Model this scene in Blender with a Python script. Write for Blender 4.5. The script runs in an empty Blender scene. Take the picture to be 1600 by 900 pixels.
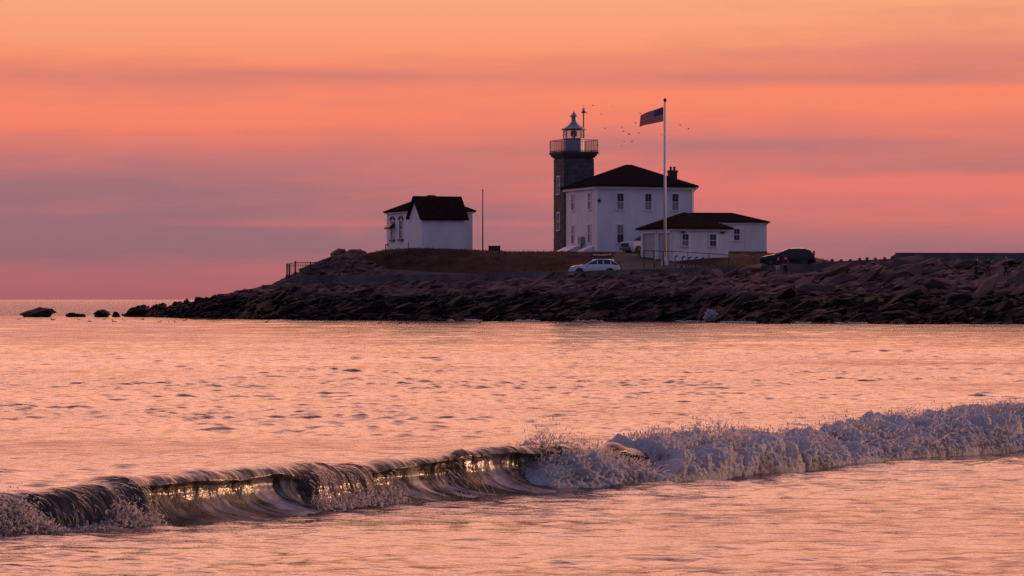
import bpy, bmesh, math, random
import numpy as np
from mathutils import Vector, Matrix, Euler
R = math.radians
random.seed(7)
RNG = np.random.default_rng(11)
SC = bpy.context.scene
COL = SC.collection

# ------------------------------------------------------------------ camera
F = 5000.0            # focal length in photo pixels (photo 1600 wide)
HZ = 468.0            # horizon row of the photo
EYE = 2.0             # eye height over the sea
cam_d = bpy.data.cameras.new('camera')
cam = bpy.data.objects.new('camera', cam_d); COL.objects.link(cam)
cam.location = (0, 0, EYE); cam.rotation_euler = (R(90), 0, 0)
cam_d.sensor_width = 36; cam_d.lens = 36 * F / 1600
cam_d.shift_y = (HZ - 450) / 1600
cam_d.clip_start = 0.5; cam_d.clip_end = 60000
cam_d.dof.use_dof = False
SC.camera = cam

SC.view_settings.view_transform = 'Standard'
SC.view_settings.look = 'None'
SC.view_settings.exposure = 0.0
SC.view_settings.gamma = 1
SC.render.resolution_x = 1024; SC.render.resolution_y = 576
SC.cycles.max_bounces = 6
SC.cycles.transparent_max_bounces = 12
SC.cycles.use_denoising = True
SC.cycles.denoiser = 'OPENIMAGEDENOISE'
SC.cycles.denoising_input_passes = 'RGB_ALBEDO_NORMAL'
SC.cycles.denoising_prefilter = 'NONE'
SC.cycles.use_adaptive_sampling = False
SC.cycles.sample_clamp_indirect = 1.5
SC.cycles.caustics_reflective = False
SC.cycles.caustics_refractive = False

# ------------------------------------------------------------------ sky
SUN_AZ, SUN_EL = 64.0, 4.0      # degrees right of the view direction, above the horizon


def lin(r, g, b, k=1.0):
    def c(u):
        u /= 255.0
        return (u / 12.92 if u <= 0.04045 else ((u + 0.055) / 1.055) ** 2.4) * k
    return (c(r), c(g), c(b), 1.0)


class NT:
    """small node-tree helper"""
    def __init__(self, tree):
        self.t = tree; self.n = tree.nodes; self.l = tree.links

    def node(self, kind, **kw):
        n = self.n.new(kind)
        for k, v in kw.items():
            setattr(n, k, v)
        return n

    def set(self, sock, val):
        if hasattr(val, 'is_output') or isinstance(val, bpy.types.NodeSocket):
            self.l.new(val, sock)
        else:
            sock.default_value = val

    def m(self, op, a, b=None, c=None, clamp=False):
        n = self.node('ShaderNodeMath', operation=op, use_clamp=clamp)
        self.set(n.inputs[0], a)
        if b is not None: self.set(n.inputs[1], b)
        if c is not None: self.set(n.inputs[2], c)
        return n.outputs[0]

    def mix(self, f, a, b):
        n = self.node('ShaderNodeMix', data_type='RGBA')
        self.set(n.inputs[0], f); self.set(n.inputs[6], a); self.set(n.inputs[7], b)
        return n.outputs[2]

    def ramp(self, f, stops, interp='LINEAR'):
        n = self.node('ShaderNodeValToRGB')
        n.color_ramp.interpolation = interp
        e = n.color_ramp.elements
        while len(e) > len(stops): e.remove(e[-1])
        while len(e) < len(stops): e.new(1.0)
        for k, (p, c) in enumerate(stops):
            e[k].position = p; e[k].color = c
        self.set(n.inputs[0], f)
        return n.outputs[0]

    def noise(self, vec, scale=1.0, detail=4.0, rough=0.55, dist=0.0):
        n = self.node('ShaderNodeTexNoise')
        if vec is not None: self.l.new(vec, n.inputs['Vector'])
        n.inputs['Scale'].default_value = scale
        n.inputs['Detail'].default_value = detail
        n.inputs['Roughness'].default_value = rough
        n.inputs['Distortion'].default_value = dist
        return n.outputs[0]

    def xyz(self, x, y, z):
        n = self.node('ShaderNodeCombineXYZ')
        for i, v in enumerate((x, y, z)): self.set(n.inputs[i], v)
        return n.outputs[0]


world = bpy.data.worlds.new('World'); SC.world = world
world.use_nodes = True
w = NT(world.node_tree); w.n.clear()
tc = w.node('ShaderNodeTexCoord')
sp = w.node('ShaderNodeSeparateXYZ'); w.l.new(tc.outputs['Generated'], sp.inputs[0])
dx, dy, dz = sp.outputs
el = w.m('MULTIPLY', w.m('ARCSINE', dz), 57.2958)
az = w.m('MULTIPLY', w.m('ARCTAN2', dx, dy), 57.2958)
elp = w.m('MAXIMUM', el, 0.0)
er = w.m('DIVIDE', elp, 90.0)
# clear glow on the sunset side, by elevation
E = lambda d: d / 90.0
glow = w.ramp(er, [
    (E(0.0), lin(176, 102, 106)), (E(0.45), lin(190, 108, 114)), (E(1.0), lin(212, 120, 118)), (E(1.9), lin(232, 122, 113)), (E(2.4), lin(236, 124, 114)),
    (E(3.1), lin(251, 132, 108)), (E(4.1), lin(255, 142, 109)), (E(4.6), lin(255, 159, 119)), (E(5.4), lin(255, 170, 128)),
    (E(8), lin(255, 173, 134, 2.0)), (E(14), lin(255, 175, 148, 3.0)), (E(24), lin(255, 174, 155, 2.6)),
    (E(36), lin(230, 162, 158, 1.2)), (E(52), lin(165, 138, 162, 1.0)), (E(90), lin(104, 104, 146, .9))])
# long thin cloud streaks
sv = w.xyz(w.m('MULTIPLY', dx, 5.0), w.m('MULTIPLY', dy, 2.0), w.m('MULTIPLY_ADD', dx, 1.2, w.m('MULTIPLY', dz, 62.0)))
n1 = w.noise(sv, 0.9, 5.0, 0.55, 0.3)
sv2 = w.xyz(w.m('MULTIPLY', dx, 26.0), w.m('MULTIPLY', dy, 4.0), w.m('MULTIPLY_ADD', dx, -4.0, w.m('MULTIPLY', dz, 150.0)))
n2 = w.noise(sv2, 1.0, 4.0, 0.6, 0.2)
mask = w.m('ADD', w.m('MULTIPLY_ADD', n1, 1.15, -0.48), w.m('MULTIPLY_ADD', n2, 0.75, -0.37))


def band(az0, saz, el0, sel, amp, tilt=0.0):
    global mask
    a = w.m('DIVIDE', w.m('SUBTRACT', az, az0), saz)
    e = w.m('DIVIDE', w.m('SUBTRACT', w.m('MULTIPLY_ADD', az, -tilt, el), el0), sel)
    q = w.m('ADD', w.m('MULTIPLY', a, a), w.m('MULTIPLY', e, e))
    g = w.m('MULTIPLY', w.m('EXPONENT', w.m('MULTIPLY', q, -1.0)), amp)
    mask = w.m('ADD', mask, g)


# the long cloud bars over the point, in degrees (azimuth, spread, elevation, spread, density)
band(-10, 10, 2.08, 0.70, 1.0, 0.01)
band(-10, 10, 0.95, 0.46, 0.9)
band(-8, 4.5, 3.80, 0.26, 0.48, -0.02)
band(-3, 3.0, 3.98, 0.14, 0.50, -0.01)
band(9, 6.0, 4.50, 0.36, 0.50, -0.02)
band(6, 7, 3.95, 0.17, 0.45)
band(3, 5, 2.70, 0.16, 0.45, 0.01)
band(7, 6, 2.42, 0.22, 0.30)
band(8, 6, 0.90, 0.38, 0.55)
band(0, 3, 1.40, 0.30, 0.40)
band(8, 6, 2.95, 0.38, 0.40)
band(8, 6, 3.60, 0.17, -0.6)
band(-7, 6, 3.2, 0.18, -0.6)
band(9, 5, 2.05, 0.16, -0.5)
band(-2.5, 3.5, 1.36, 0.07, -0.35)
band(-6, 8, 4.95, 0.50, -0.6)
fade = w.m('SUBTRACT', 1.0, w.m('DIVIDE', w.m('SUBTRACT', elp, 5.0), 20.0), clamp=True)
mask = w.m('MULTIPLY', w.m('MAXIMUM', mask, 0.0), w.m('MULTIPLY_ADD', fade, 0.75, 0.25))
mask = w.m('MINIMUM', mask, 0.95)
cloud = w.ramp(er, [(E(0), lin(160, 102, 111)), (E(1), lin(152, 109, 121)), (E(2.2), lin(163, 114, 123)),
                    (E(3.2), lin(204, 122, 118)), (E(4.6), lin(214, 127, 119)), (E(6), lin(225, 136, 118)),
                    (E(20), lin(235, 155, 145)), (E(45), lin(165, 138, 162, .9)), (E(90), lin(104, 104, 146, .9))])
warm = w.mix(mask, glow, cloud)
cool = w.ramp(er, [(E(0), lin(88, 92, 128)), (E(6), lin(104, 102, 138)), (E(14), lin(102, 106, 146)),
                   (E(35), lin(106, 112, 154)), (E(90), lin(103, 105, 147))])
side = w.m('COSINE', w.m('MULTIPLY', w.m('SUBTRACT', az, 14.0), 1 / 57.2958))
side = w.m('MULTIPLY', w.m('POWER', w.m('MULTIPLY_ADD', side, 0.5, 0.5), 3.2), 1.16, clamp=True)
dusk = w.mix(side, cool, warm)
# the physical dusk sky adds its own blue overhead
sky = w.node('ShaderNodeTexSky', sky_type='NISHITA', sun_disc=False)
sky.sun_elevation = R(SUN_EL); sky.sun_rotation = R(SUN_AZ)
sk = w.node('ShaderNodeBackground'); w.l.new(sky.outputs[0], sk.inputs[0]); sk.inputs[1].default_value = 0.05
world.cycles.sampling_method = 'MANUAL'; world.cycles.sample_map_resolution = 1024
bg = w.node('ShaderNodeBackground'); w.l.new(dusk, bg.inputs[0]); bg.inputs[1].default_value = 1.0
mx = w.node('ShaderNodeMixShader'); mx.inputs[0].default_value = 0.06
w.l.new(bg.outputs[0], mx.inputs[1]); w.l.new(sk.outputs[0], mx.inputs[2])
out = w.node('ShaderNodeOutputWorld'); w.l.new(mx.outputs[0], out.inputs[0])

sun_d = bpy.data.lights.new('sun', 'SUN'); sun_d.energy = 2.2; sun_d.angle = R(2.0); sun_d.color = (1.0, 0.50, 0.27)
sun = bpy.data.objects.new('sun', sun_d); COL.objects.link(sun)
sdir = Vector((math.sin(R(SUN_AZ)) * math.cos(R(SUN_EL)), math.cos(R(SUN_AZ)) * math.cos(R(SUN_EL)), math.sin(R(SUN_EL))))
sun.rotation_euler = sdir.to_track_quat('Z', 'Y').to_euler()

# ------------------------------------------------------------------ helpers


def wx(px, Y): return (px - 800.0) / F * Y
def wz(py, Y): return EYE - (py - HZ) / F * Y
def at(px, py, Y): return Vector((wx(px, Y), Y, wz(py, Y)))


def tag(o, label=None, cat=None, group=None, kind=None):
    if label: o['label'] = label
    if cat: o['category'] = cat
    if group: o['group'] = group
    if kind: o['kind'] = kind
    return o


def thing(name, label, cat, loc=(0, 0, 0), rz=0.0, group=None):
    o = bpy.data.objects.new(name, None); COL.objects.link(o)
    o.empty_display_size = 0.3
    o.location = loc; o.rotation_euler = (0, 0, rz)
    return tag(o, label, cat, group)


def raw_mesh(name, verts, faces, mats, parent=None, smooth=False, mi=None, loc=None):
    me = bpy.data.meshes.new(name)
    if isinstance(verts, np.ndarray):
        k = faces.shape[1]
        me.vertices.add(len(verts)); me.vertices.foreach_set('co', verts.astype(np.float32).ravel())
        me.loops.add(faces.size); me.loops.foreach_set('vertex_index', faces.astype(np.int32).ravel())
        me.polygons.add(len(faces))
        me.polygons.foreach_set('loop_start', np.arange(0, faces.size, k, dtype=np.int32))
        if mi is not None: me.polygons.foreach_set('material_index', np.asarray(mi, dtype=np.int32))
        me.polygons.foreach_set('use_smooth', np.full(len(faces), smooth))
        me.update(calc_edges=True); me.validate()
    else:
        me.from_pydata([tuple(v) for v in verts], [], faces)
        for i, p in enumerate(me.polygons):
            p.use_smooth = smooth
            if mi is not None: p.material_index = mi[i]
        me.update()
    for m in (mats if isinstance(mats, (list, tuple)) else [mats]): me.materials.append(m)
    o = bpy.data.objects.new(name, me); COL.objects.link(o)
    if parent is not None: o.parent = parent
    if loc is not None: o.location = loc
    return o


def copy_tree(o, parent=None):
    c = o.copy(); COL.objects.link(c)
    if parent is not None: c.parent = parent
    for ch in list(o.children): copy_tree(ch, c)
    return c


class MB:
    def __init__(self): self.v = []; self.f = []; self.m = []

    def add(self, verts, faces, mi=0):
        b = len(self.v); self.v += [Vector(v) for v in verts]
        self.f += [[i + b for i in f] for f in faces]; self.m += [mi] * len(faces)
        return self

    def box(self, x0, x1, y0, y1, z0, z1, mi=0):
        v = [(x0, y0, z0), (x1, y0, z0), (x1, y1, z0), (x0, y1, z0), (x0, y0, z1), (x1, y0, z1), (x1, y1, z1), (x0, y1, z1)]
        return self.add(v, [(3, 2, 1, 0), (4, 5, 6, 7), (0, 1, 5, 4), (1, 2, 6, 5), (2, 3, 7, 6), (3, 0, 4, 7)], mi)

    def tube(self, p0, p1, r0, r1=None, n=8, mi=0):
        p0, p1 = Vector(p0), Vector(p1); r1 = r0 if r1 is None else r1
        d = (p1 - p0).normalized(); u = d.orthogonal().normalized(); q = d.cross(u)
        v = []
        for p, r in ((p0, r0), (p1, r1)):
            for k in range(n):
                a = 2 * math.pi * k / n
                v.append(p + (u * math.cos(a) + q * math.sin(a)) * r)
        f = [(k, (k + 1) % n, n + (k + 1) % n, n + k) for k in range(n)]
        f += [tuple(range(n - 1, -1, -1)), tuple(range(n, 2 * n))]
        return self.add(v, f, mi)

    def lathe(self, prof, n=12, c=(0, 0, 0), mi=0, rot=0.0):
        c = Vector(c); v = []; f = []
        for r, z in prof:
            for k in range(n):
                a = rot + 2 * math.pi * k / n
                v.append(c + Vector((r * math.cos(a), r * math.sin(a), z)))
        for j in range(len(prof) - 1):
            for k in range(n):
                k2 = (k + 1) % n
                f.append((j * n + k, j * n + k2, (j + 1) * n + k2, (j + 1) * n + k))
        f.append(tuple(range(n - 1, -1, -1))); f.append(tuple((len(prof) - 1) * n + k for k in range(n)))
        return self.add(v, f, mi)

    def ball(self, c, r, n=8, sq=(1, 1, 1), mi=0):
        c = Vector(c); h = n // 2 + 1; v = [c + Vector((0, 0, -r * sq[2]))]; f = []
        for j in range(1, h):
            t = -math.pi / 2 + math.pi * j / h
            for k in range(n):
                a = 2 * math.pi * k / n
                v.append(c + Vector((r * sq[0] * math.cos(t) * math.cos(a), r * sq[1] * math.cos(t) * math.sin(a), r * sq[2] * math.sin(t))))
        v.append(c + Vector((0, 0, r * sq[2]))); top = len(v) - 1
        for k in range(n):
            k2 = (k + 1) % n
            f.append((0, 1 + k2, 1 + k)); f.append((top, top - n + k, top - n + k2))
            for j in range(h - 2):
                a = 1 + j * n
                f.append((a + k, a + k2, a + n + k2, a + n + k))
        return self.add(v, f, mi)

    def loft(self, rings, mi=0, closed=True, caps=True):
        n = len(rings[0]); v = [p for r in rings for p in r]; f = []
        for j in range(len(rings) - 1):
            for k in range(n if closed else n - 1):
                k2 = (k + 1) % n
                f.append((j * n + k, j * n + k2, (j + 1) * n + k2, (j + 1) * n + k))
        if caps:
            f.append(tuple(range(n - 1, -1, -1))); f.append(tuple((len(rings) - 1) * n + k for k in range(n)))
        return self.add(v, f, mi)

    def build(self, name, mats, parent=None, smooth=False, fix=True, loc=None):
        o = raw_mesh(name, self.v, self.f, mats, parent, smooth, self.m, loc)
        if fix:
            bm = bmesh.new(); bm.from_mesh(o.data)
            bmesh.ops.recalc_face_normals(bm, faces=bm.faces); bm.to_mesh(o.data); bm.free()
        return o


# value noise in numpy
def vnoise(p, seed=0):
    i = np.floor(p).astype(np.int64); f = p - i; f = f * f * (3 - 2 * f)
    def h(a, b, c):
        n = (a * 374761393 + b * 668265263 + c * 2147483647 + seed * 974711) & 0x7fffffff
        n = ((n ^ (n >> 13)) * 1274126177) & 0x7fffffff
        n = n ^ (n >> 16)
        return (n & 0xffff) / 32767.5 - 1.0
    r = 0.0
    for a in (0, 1):
        for b in (0, 1):
            for c in (0, 1):
                wt = (f[:, 0] if a else 1 - f[:, 0]) * (f[:, 1] if b else 1 - f[:, 1]) * (f[:, 2] if c else 1 - f[:, 2])
                r = r + wt * h(i[:, 0] + a, i[:, 1] + b, i[:, 2] + c)
    return r


def fbm(p, octs=4, gain=0.5, seed=0):
    s = 0.0; a = 1.0
    for o in range(octs):
        s = s + a * vnoise(p * (2.03 ** o) + o * 17.3, seed + o); a *= gain
    return s


# ------------------------------------------------------------------ materials
def principled(name):
    m = bpy.data.materials.new(name); m.use_nodes = True
    t = NT(m.node_tree); b = t.n['Principled BSDF']
    return m, t, b


def mat(name, c, rough=0.6, var=0.15, scale=4.0, bump=0.0, bscale=20.0, metal=0.0, spec=0.5, streak=None):
    m, t, b = principled(name)
    co = t.node('ShaderNodeTexCoord').outputs['Object']
    vec = co
    if streak:
        mp = t.node('ShaderNodeMapping'); mp.inputs['Scale'].default_value = streak
        t.l.new(co, mp.inputs['Vector']); vec = mp.outputs[0]
    n = t.noise(vec, scale, 5, 0.6)
    lo = tuple(x * (1 - var) for x in c[:3]) + (1,); hi = tuple(min(1, x * (1 + var)) for x in c[:3]) + (1,)
    t.l.new(t.ramp(n, [(0.3, lo), (0.7, hi)]), b.inputs['Base Color'])
    b.inputs['Roughness'].default_value = rough; b.inputs['Metallic'].default_value = metal
    b.inputs['Specular IOR Level'].default_value = spec
    if bump:
        bn = t.node('ShaderNodeBump'); bn.inputs['Strength'].default_value = bump; bn.inputs['Distance'].default_value = 0.03
        t.l.new(t.noise(co, bscale, 4, 0.6), bn.inputs['Height']); t.l.new(bn.outputs[0], b.inputs['Normal'])
    return m


M = {}
M['white_wall'] = mat('white_wall_paint', (0.78, 0.77, 0.76), 0.75, 0.10, 0.9, 0.0, 6, streak=(1, 1, 0.30))
M['white_trim'] = mat('white_trim_paint', (0.82, 0.81, 0.80), 0.5, 0.05, 3)
M['roof'] = mat('dark_roof_shingle', (0.026, 0.017, 0.0165), 1.0, 0.3, 3, 0.5, 5, spec=0.0)
M['chimney'] = mat('chimney_brick', (0.09, 0.045, 0.04), 0.9, 0.3, 6, 0.4, 12)
M['granite'] = mat('tower_granite', (0.098, 0.088, 0.092), 0.85, 0.35, 1.6, 0.5, 9)
M['granite_dark'] = mat('tower_joint', (0.075, 0.067, 0.068), 0.9, 0.2, 3)
M['iron_grey'] = mat('grey_lantern_iron', (0.22, 0.25, 0.31), 0.45, 0.1, 4)
M['rail_iron'] = mat('weathered_rail_iron', (0.09, 0.085, 0.09), 0.6, 0.2, 4)
M['dark_metal'] = mat('dark_metal', (0.035, 0.032, 0.035), 0.5, 0.2, 4)
M['rust_metal'] = mat('rusty_pole', (0.10, 0.05, 0.04), 0.7, 0.2, 4)
M['pole_white'] = mat('white_pole_paint', (0.74, 0.73, 0.73), 0.4, 0.05, 2)
M['concrete'] = mat('stained_concrete', (0.17, 0.125, 0.12), 0.9, 0.45, 0.5, 0.4, 3, spec=0.2, streak=(1, 1, 0.25))
M['road'] = mat('worn_asphalt', (0.075, 0.06, 0.06), 0.9, 0.25, 0.6, 0.2, 8, spec=0.25)
M['grass'] = mat('autumn_grass', (0.042, 0.021, 0.014), 0.95, 0.8, 0.5, 0.9, 3, spec=0.1)
M['grass_blade'] = mat('dry_grass_blade', (0.040, 0.020, 0.014), 0.9, 0.4, 0.5, spec=0.1)
M['wood'] = mat('weathered_wood', (0.12, 0.09, 0.075), 0.85, 0.3, 3)
M['pane_dark'] = mat('window_pane_dark', (0.03, 0.03, 0.045), 0.12, 0.3, 2, spec=0.5)
M['pane_blind_sheen'] = mat('window_blind_sheen', (0.26, 0.23, 0.24), 0.25, 0.2, 2)  # pale pane: blind and reflected sky put into one colour
M['door'] = mat('garage_door_shade', (0.42, 0.42, 0.44), 0.6, 0.06, 2)  # grey stands in for the shade of set-back doors
M['foam'] = None
M['car_white'] = mat('white_car_paint', (0.78, 0.78, 0.80), 0.22, 0.02, 1)
M['car_dark'] = mat('dark_teal_car_paint', (0.012, 0.013, 0.015), 0.22, 0.1, 1)
M['car_glass'] = mat('car_glass', (0.02, 0.02, 0.025), 0.06, 0.1, 1)
M['tyre'] = mat('tyre_rubber', (0.02, 0.02, 0.02), 0.85, 0.1, 5)
M['rim'] = mat('alloy_rim', (0.10, 0.10, 0.11), 0.5, 0.1, 5)
M['plastic'] = mat('black_plastic', (0.03, 0.03, 0.032), 0.6, 0.1, 5)
M['lamp_clear'] = mat('headlamp_lens', (0.55, 0.55, 0.55), 0.1, 0.05, 4)
M['lamp_red'] = mat('tail_lamp_lens', (0.35, 0.02, 0.02), 0.15, 0.05, 4)
M['flag_red'] = mat('flag_red', (0.48, 0.02, 0.03), 0.8, 0.1, 3)
M['flag_white'] = mat('flag_white', (0.40, 0.37, 0.39), 0.8, 0.05, 3)
M['flag_blue'] = mat('flag_blue', (0.03, 0.04, 0.13), 0.8, 0.1, 3)
M['skin'] = mat('skin', (0.45, 0.27, 0.2), 0.55, 0.08, 10)
M['hair'] = mat('dark_hair', (0.03, 0.02, 0.015), 0.7, 0.2, 20)
M['hair_fair'] = mat('fair_hair', (0.38, 0.25, 0.10), 0.7, 0.2, 20)
M['cloth_dark'] = mat('dark_cloth', (0.02, 0.02, 0.025), 0.9, 0.2, 8)
M['cloth_navy'] = mat('navy_cloth', (0.025, 0.032, 0.05), 0.9, 0.2, 8)
M['cloth_blue'] = mat('pale_blue_cloth', (0.38, 0.46, 0.58), 0.9, 0.1, 8)
M['cloth_red'] = mat('maroon_cloth', (0.16, 0.03, 0.035), 0.9, 0.2, 8)
M['cloth_olive'] = mat('olive_cloth', (0.05, 0.045, 0.025), 0.9, 0.2, 8)
M['bird'] = mat('bird_plumage', (0.05, 0.045, 0.045), 0.8, 0.4, 6)
M['bird_pale'] = mat('gull_plumage', (0.35, 0.33, 0.33), 0.8, 0.4, 6)


def rock_mat():
    m, t, b = principled('shore_granite')
    geo = t.node('ShaderNodeNewGeometry'); pos = geo.outputs['Position']
    oi = t.node('ShaderNodeObjectInfo')
    n = t.noise(pos, 0.55, 6, 0.62)
    nf = t.noise(pos, 3.2, 5, 0.65)
    dry = t.ramp(n, [(0.25, (0.10, 0.060, 0.056, 1)), (0.5, (0.18, 0.096, 0.084, 1)), (0.75, (0.28, 0.150, 0.128, 1))])
    dry = t.mix(t.m('MULTIPLY', oi.outputs['Random'], 0.6), dry, (0.13, 0.082, 0.078, 1))
    dry = t.mix(t.m('MULTIPLY_ADD', nf, 1.4, -0.45, clamp=True), dry, (0.10, 0.06, 0.06, 1))
    weed = t.ramp(nf, [(0.35, (0.014, 0.010, 0.010, 1)), (0.6, (0.028, 0.020, 0.015, 1)), (0.75, (0.036, 0.024, 0.020, 1))])
    sz = t.node('ShaderNodeSeparateXYZ'); t.l.new(pos, sz.inputs[0])
    # tide line: weed and wet dark film below it
    k = t.m('ADD', sz.outputs[2], t.m('MULTIPLY_ADD', n, -1.9, 0.95))
    k = t.m('ADD', k, t.m('MULTIPLY', oi.outputs['Random'], -0.35))
    wet = t.m('SUBTRACT', 1.0, t.m('DIVIDE', t.m('SUBTRACT', k, 2.05), 0.75), clamp=True)
    t.l.new(t.mix(wet, dry, weed), b.inputs['Base Color'])
    t.l.new(t.m('MULTIPLY_ADD', wet, -0.12, 0.88), b.inputs['Roughness'])
    b.inputs['Specular IOR Level'].default_value = 0.12
    bn = t.node('ShaderNodeBump'); bn.inputs['Strength'].default_value = 0.6; bn.inputs['Distance'].default_value = 0.08
    t.l.new(t.noise(pos, 4.0, 6, 0.65), bn.inputs['Height']); t.l.new(bn.outputs[0], b.inputs['Normal'])
    return m


M['rock'] = rock_mat()


def water_mat(name, fine, base, rough, bump_k=1.0):
    m, t, b = principled(name)
    pos = t.node('ShaderNodeNewGeometry').outputs['Position']
    b.inputs['Base Color'].default_value = base
    b.inputs['Roughness'].default_value = rough
    b.inputs['IOR'].default_value = 1.38
    b.inputs['Specular IOR Level'].default_value = 0.5
    mp = t.node('ShaderNodeMapping'); mp.inputs['Scale'].default_value = (0.55, 1.0, 1.0)
    mp.inputs['Rotation'].default_value = (0, 0, R(14)); t.l.new(pos, mp.inputs['Vector'])
    h = t.m('ADD', t.m('MULTIPLY', t.noise(mp.outputs[0], 1.7, 3, 0.5), 0.13 * fine), t.m('MULTIPLY', t.noise(mp.outputs[0], 6.5, 4, 0.6), 0.050 * fine))
    h = t.m('ADD', h, t.m('MULTIPLY', t.noise(mp.outputs[0], 0.22, 3, 0.5), 0.30 * fine))
    # wind patches: ripples stronger here, weaker there
    mp2 = t.node('ShaderNodeMapping'); mp2.inputs['Scale'].default_value = (0.03, 0.085, 1.0); t.l.new(pos, mp2.inputs['Vector'])
    patch = t.m('MULTIPLY_ADD', t.noise(mp2.outputs[0], 1.0, 4, 0.6), 2.6, -0.6, clamp=True)
    h = t.m('MULTIPLY', h, t.m('MULTIPLY_ADD', patch, 1.25, 0.30))
    syz = t.node('ShaderNodeSeparateXYZ'); t.l.new(pos, syz.inputs[0])
    outer = t.m('DIVIDE', t.m('SUBTRACT', syz.outputs[1], 372.0), 30.0, clamp=True)
    h = t.m('MULTIPLY', h, t.m('MULTIPLY_ADD', outer, 7.0, 1.0))
    bn = t.node('ShaderNodeBump'); bn.inputs['Strength'].default_value = bump_k; bn.inputs['Distance'].default_value = 1.0
    t.l.new(h, bn.inputs['Height']); t.l.new(bn.outputs[0], b.inputs['Normal'])
    return m


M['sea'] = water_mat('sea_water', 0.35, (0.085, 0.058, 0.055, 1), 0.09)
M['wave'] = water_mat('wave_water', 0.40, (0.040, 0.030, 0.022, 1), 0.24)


def foam_sheen_mix(m):
    # foam threads and sky sheen painted pale: stored on the mesh as 'aeration'
    t = NT(m.node_tree); b = t.n['Principled BSDF']
    a = t.node('ShaderNodeAttribute', attribute_name='foam_sheen').outputs['Fac']
    t.l.new(t.mix(a, (0.040, 0.030, 0.022, 1), (0.62, 0.58, 0.60, 1)), b.inputs['Base Color'])
    t.l.new(t.m('MULTIPLY_ADD', a, 0.35, 0.24), b.inputs['Roughness'])


foam_sheen_mix(M['wave'])


def flag_glow(m):
    # thin cloth: light comes through from behind
    t = NT(m.node_tree); b = t.n['Principled BSDF']
    tr = t.node('ShaderNodeBsdfTranslucent'); src = b.inputs['Base Color'].links[0].from_socket
    t.l.new(src, tr.inputs[0])
    ms = t.node('ShaderNodeMixShader'); ms.inputs[0].default_value = 0.08
    t.l.new(b.outputs[0], ms.inputs[1]); t.l.new(tr.outputs[0], ms.inputs[2])
    t.l.new(ms.outputs[0], t.n['Material Output'].inputs[0])


for k in ('flag_red', 'flag_white', 'flag_blue'): flag_glow(M[k])


def foam_mat():
    m, t, b = principled('white_foam')
    th_ = t.node('ShaderNodeAttribute', attribute_name='thin').outputs['Fac']
    t.l.new(t.mix(th_, (0.74, 0.74, 0.77, 1), (0.10, 0.085, 0.085, 1)), b.inputs['Base Color'])  # dark end: watery gaps and crease shade in one colour
    b.inputs['Roughness'].default_value = 0.8
    b.inputs['Specular IOR Level'].default_value = 0.15
    pos = t.node('ShaderNodeNewGeometry').outputs['Position']
    bn = t.node('ShaderNodeBump'); bn.inputs['Strength'].default_value = 0.7; bn.inputs['Distance'].default_value = 0.02
    t.l.new(t.noise(pos, 45, 4, 0.7), bn.inputs['Height']); t.l.new(bn.outputs[0], b.inputs['Normal'])
    tr = t.node('ShaderNodeBsdfTranslucent'); tr.inputs[0].default_value = (0.85, 0.80, 0.78, 1)
    t.l.new(bn.outputs[0], tr.inputs['Normal'])
    ms = t.node('ShaderNodeMixShader'); ms.inputs[0].default_value = 0.40
    t.l.new(b.outputs[0], ms.inputs[1]); t.l.new(tr.outputs[0], ms.inputs[2])
    t.l.new(ms.outputs[0], t.n['Material Output'].inputs[0])
    return m


M['foam'] = foam_mat()
M['spray'] = M['foam'].copy(); M['spray'].name = 'fine_spray'
for n_ in M['spray'].node_tree.nodes:
    if n_.type == 'MIX_SHADER': n_.inputs[0].default_value = 0.78


def glass_mat():
    m, t, b = principled('lantern_glass')
    b.inputs['Base Color'].default_value = (0.5, 0.45, 0.42, 1); b.inputs['Roughness'].default_value = 0.05
    tr = t.node('ShaderNodeBsdfTransparent'); tr.inputs[0].default_value = (0.95, 0.95, 0.95, 1)
    ms = t.node('ShaderNodeMixShader'); ms.inputs[0].default_value = 0.93
    t.l.new(b.outputs[0], ms.inputs[1]); t.l.new(tr.outputs[0], ms.inputs[2])
    t.l.new(ms.outputs[0], t.n['Material Output'].inputs[0])
    return m


M['glass'] = glass_mat()

# ------------------------------------------------------------------ the breaking wave line (shared by sea and wave)
T0 = np.array([0.574, 0.819]); N0 = np.array([0.819, -0.574])     # along the crest, and the way it falls
_toe_px = [-400, 0, 165, 300, 430, 560, 700, 800, 900, 980, 1100, 1200, 1300, 1400, 1500, 1600, 1900]
_toe_py = [862, 838, 829, 817, 804, 791, 779, 771, 765, 758, 747, 737, 725, 715, 707, 699, 682]
_toeY = [2 * F / (y - HZ) for y in _toe_py]
_toe = np.array([[wx(p, Y), Y] for p, Y in zip(_toe_px, _toeY)])
_cr = _toe - 0.50 * N0
_ct = _cr @ T0; _cn = _cr @ N0
_fine = np.linspace(_ct[0], _ct[-1], 400)
_cnf = np.interp(_fine, _ct, _cn)
_k = np.ones(25) / 25; _cnf = np.convolve(np.pad(_cnf, 12, mode='edge'), _k, 'valid')
def crest_n(tau): return np.interp(tau, _fine, _cnf)
_h_px = [-400, -100, 0, 100, 165, 230, 300, 430, 560, 640, 700, 760, 820, 900, 980, 1040, 1100, 1200, 1300, 1400, 1500, 1600, 1900]
_h_py = [800, 775, 768, 752, 742, 742, 737, 729, 719, 711, 700, 694, 692, 697, 694, 688, 674, 670, 658, 648, 640, 632, 612]
_hY = np.interp(_h_px, _toe_px, _toeY) + 0.87
_hX = (np.array(_h_px) - 800) / F * _hY
_ht = _hX * T0[0] + _hY * T0[1]
_hz = EYE - (np.array(_h_py) - HZ) / F * _hY
def crest_h(tau): return np.interp(tau, _ht, _hz)
def tau_px(px): return np.interp(px, _h_px, _ht)

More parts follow.
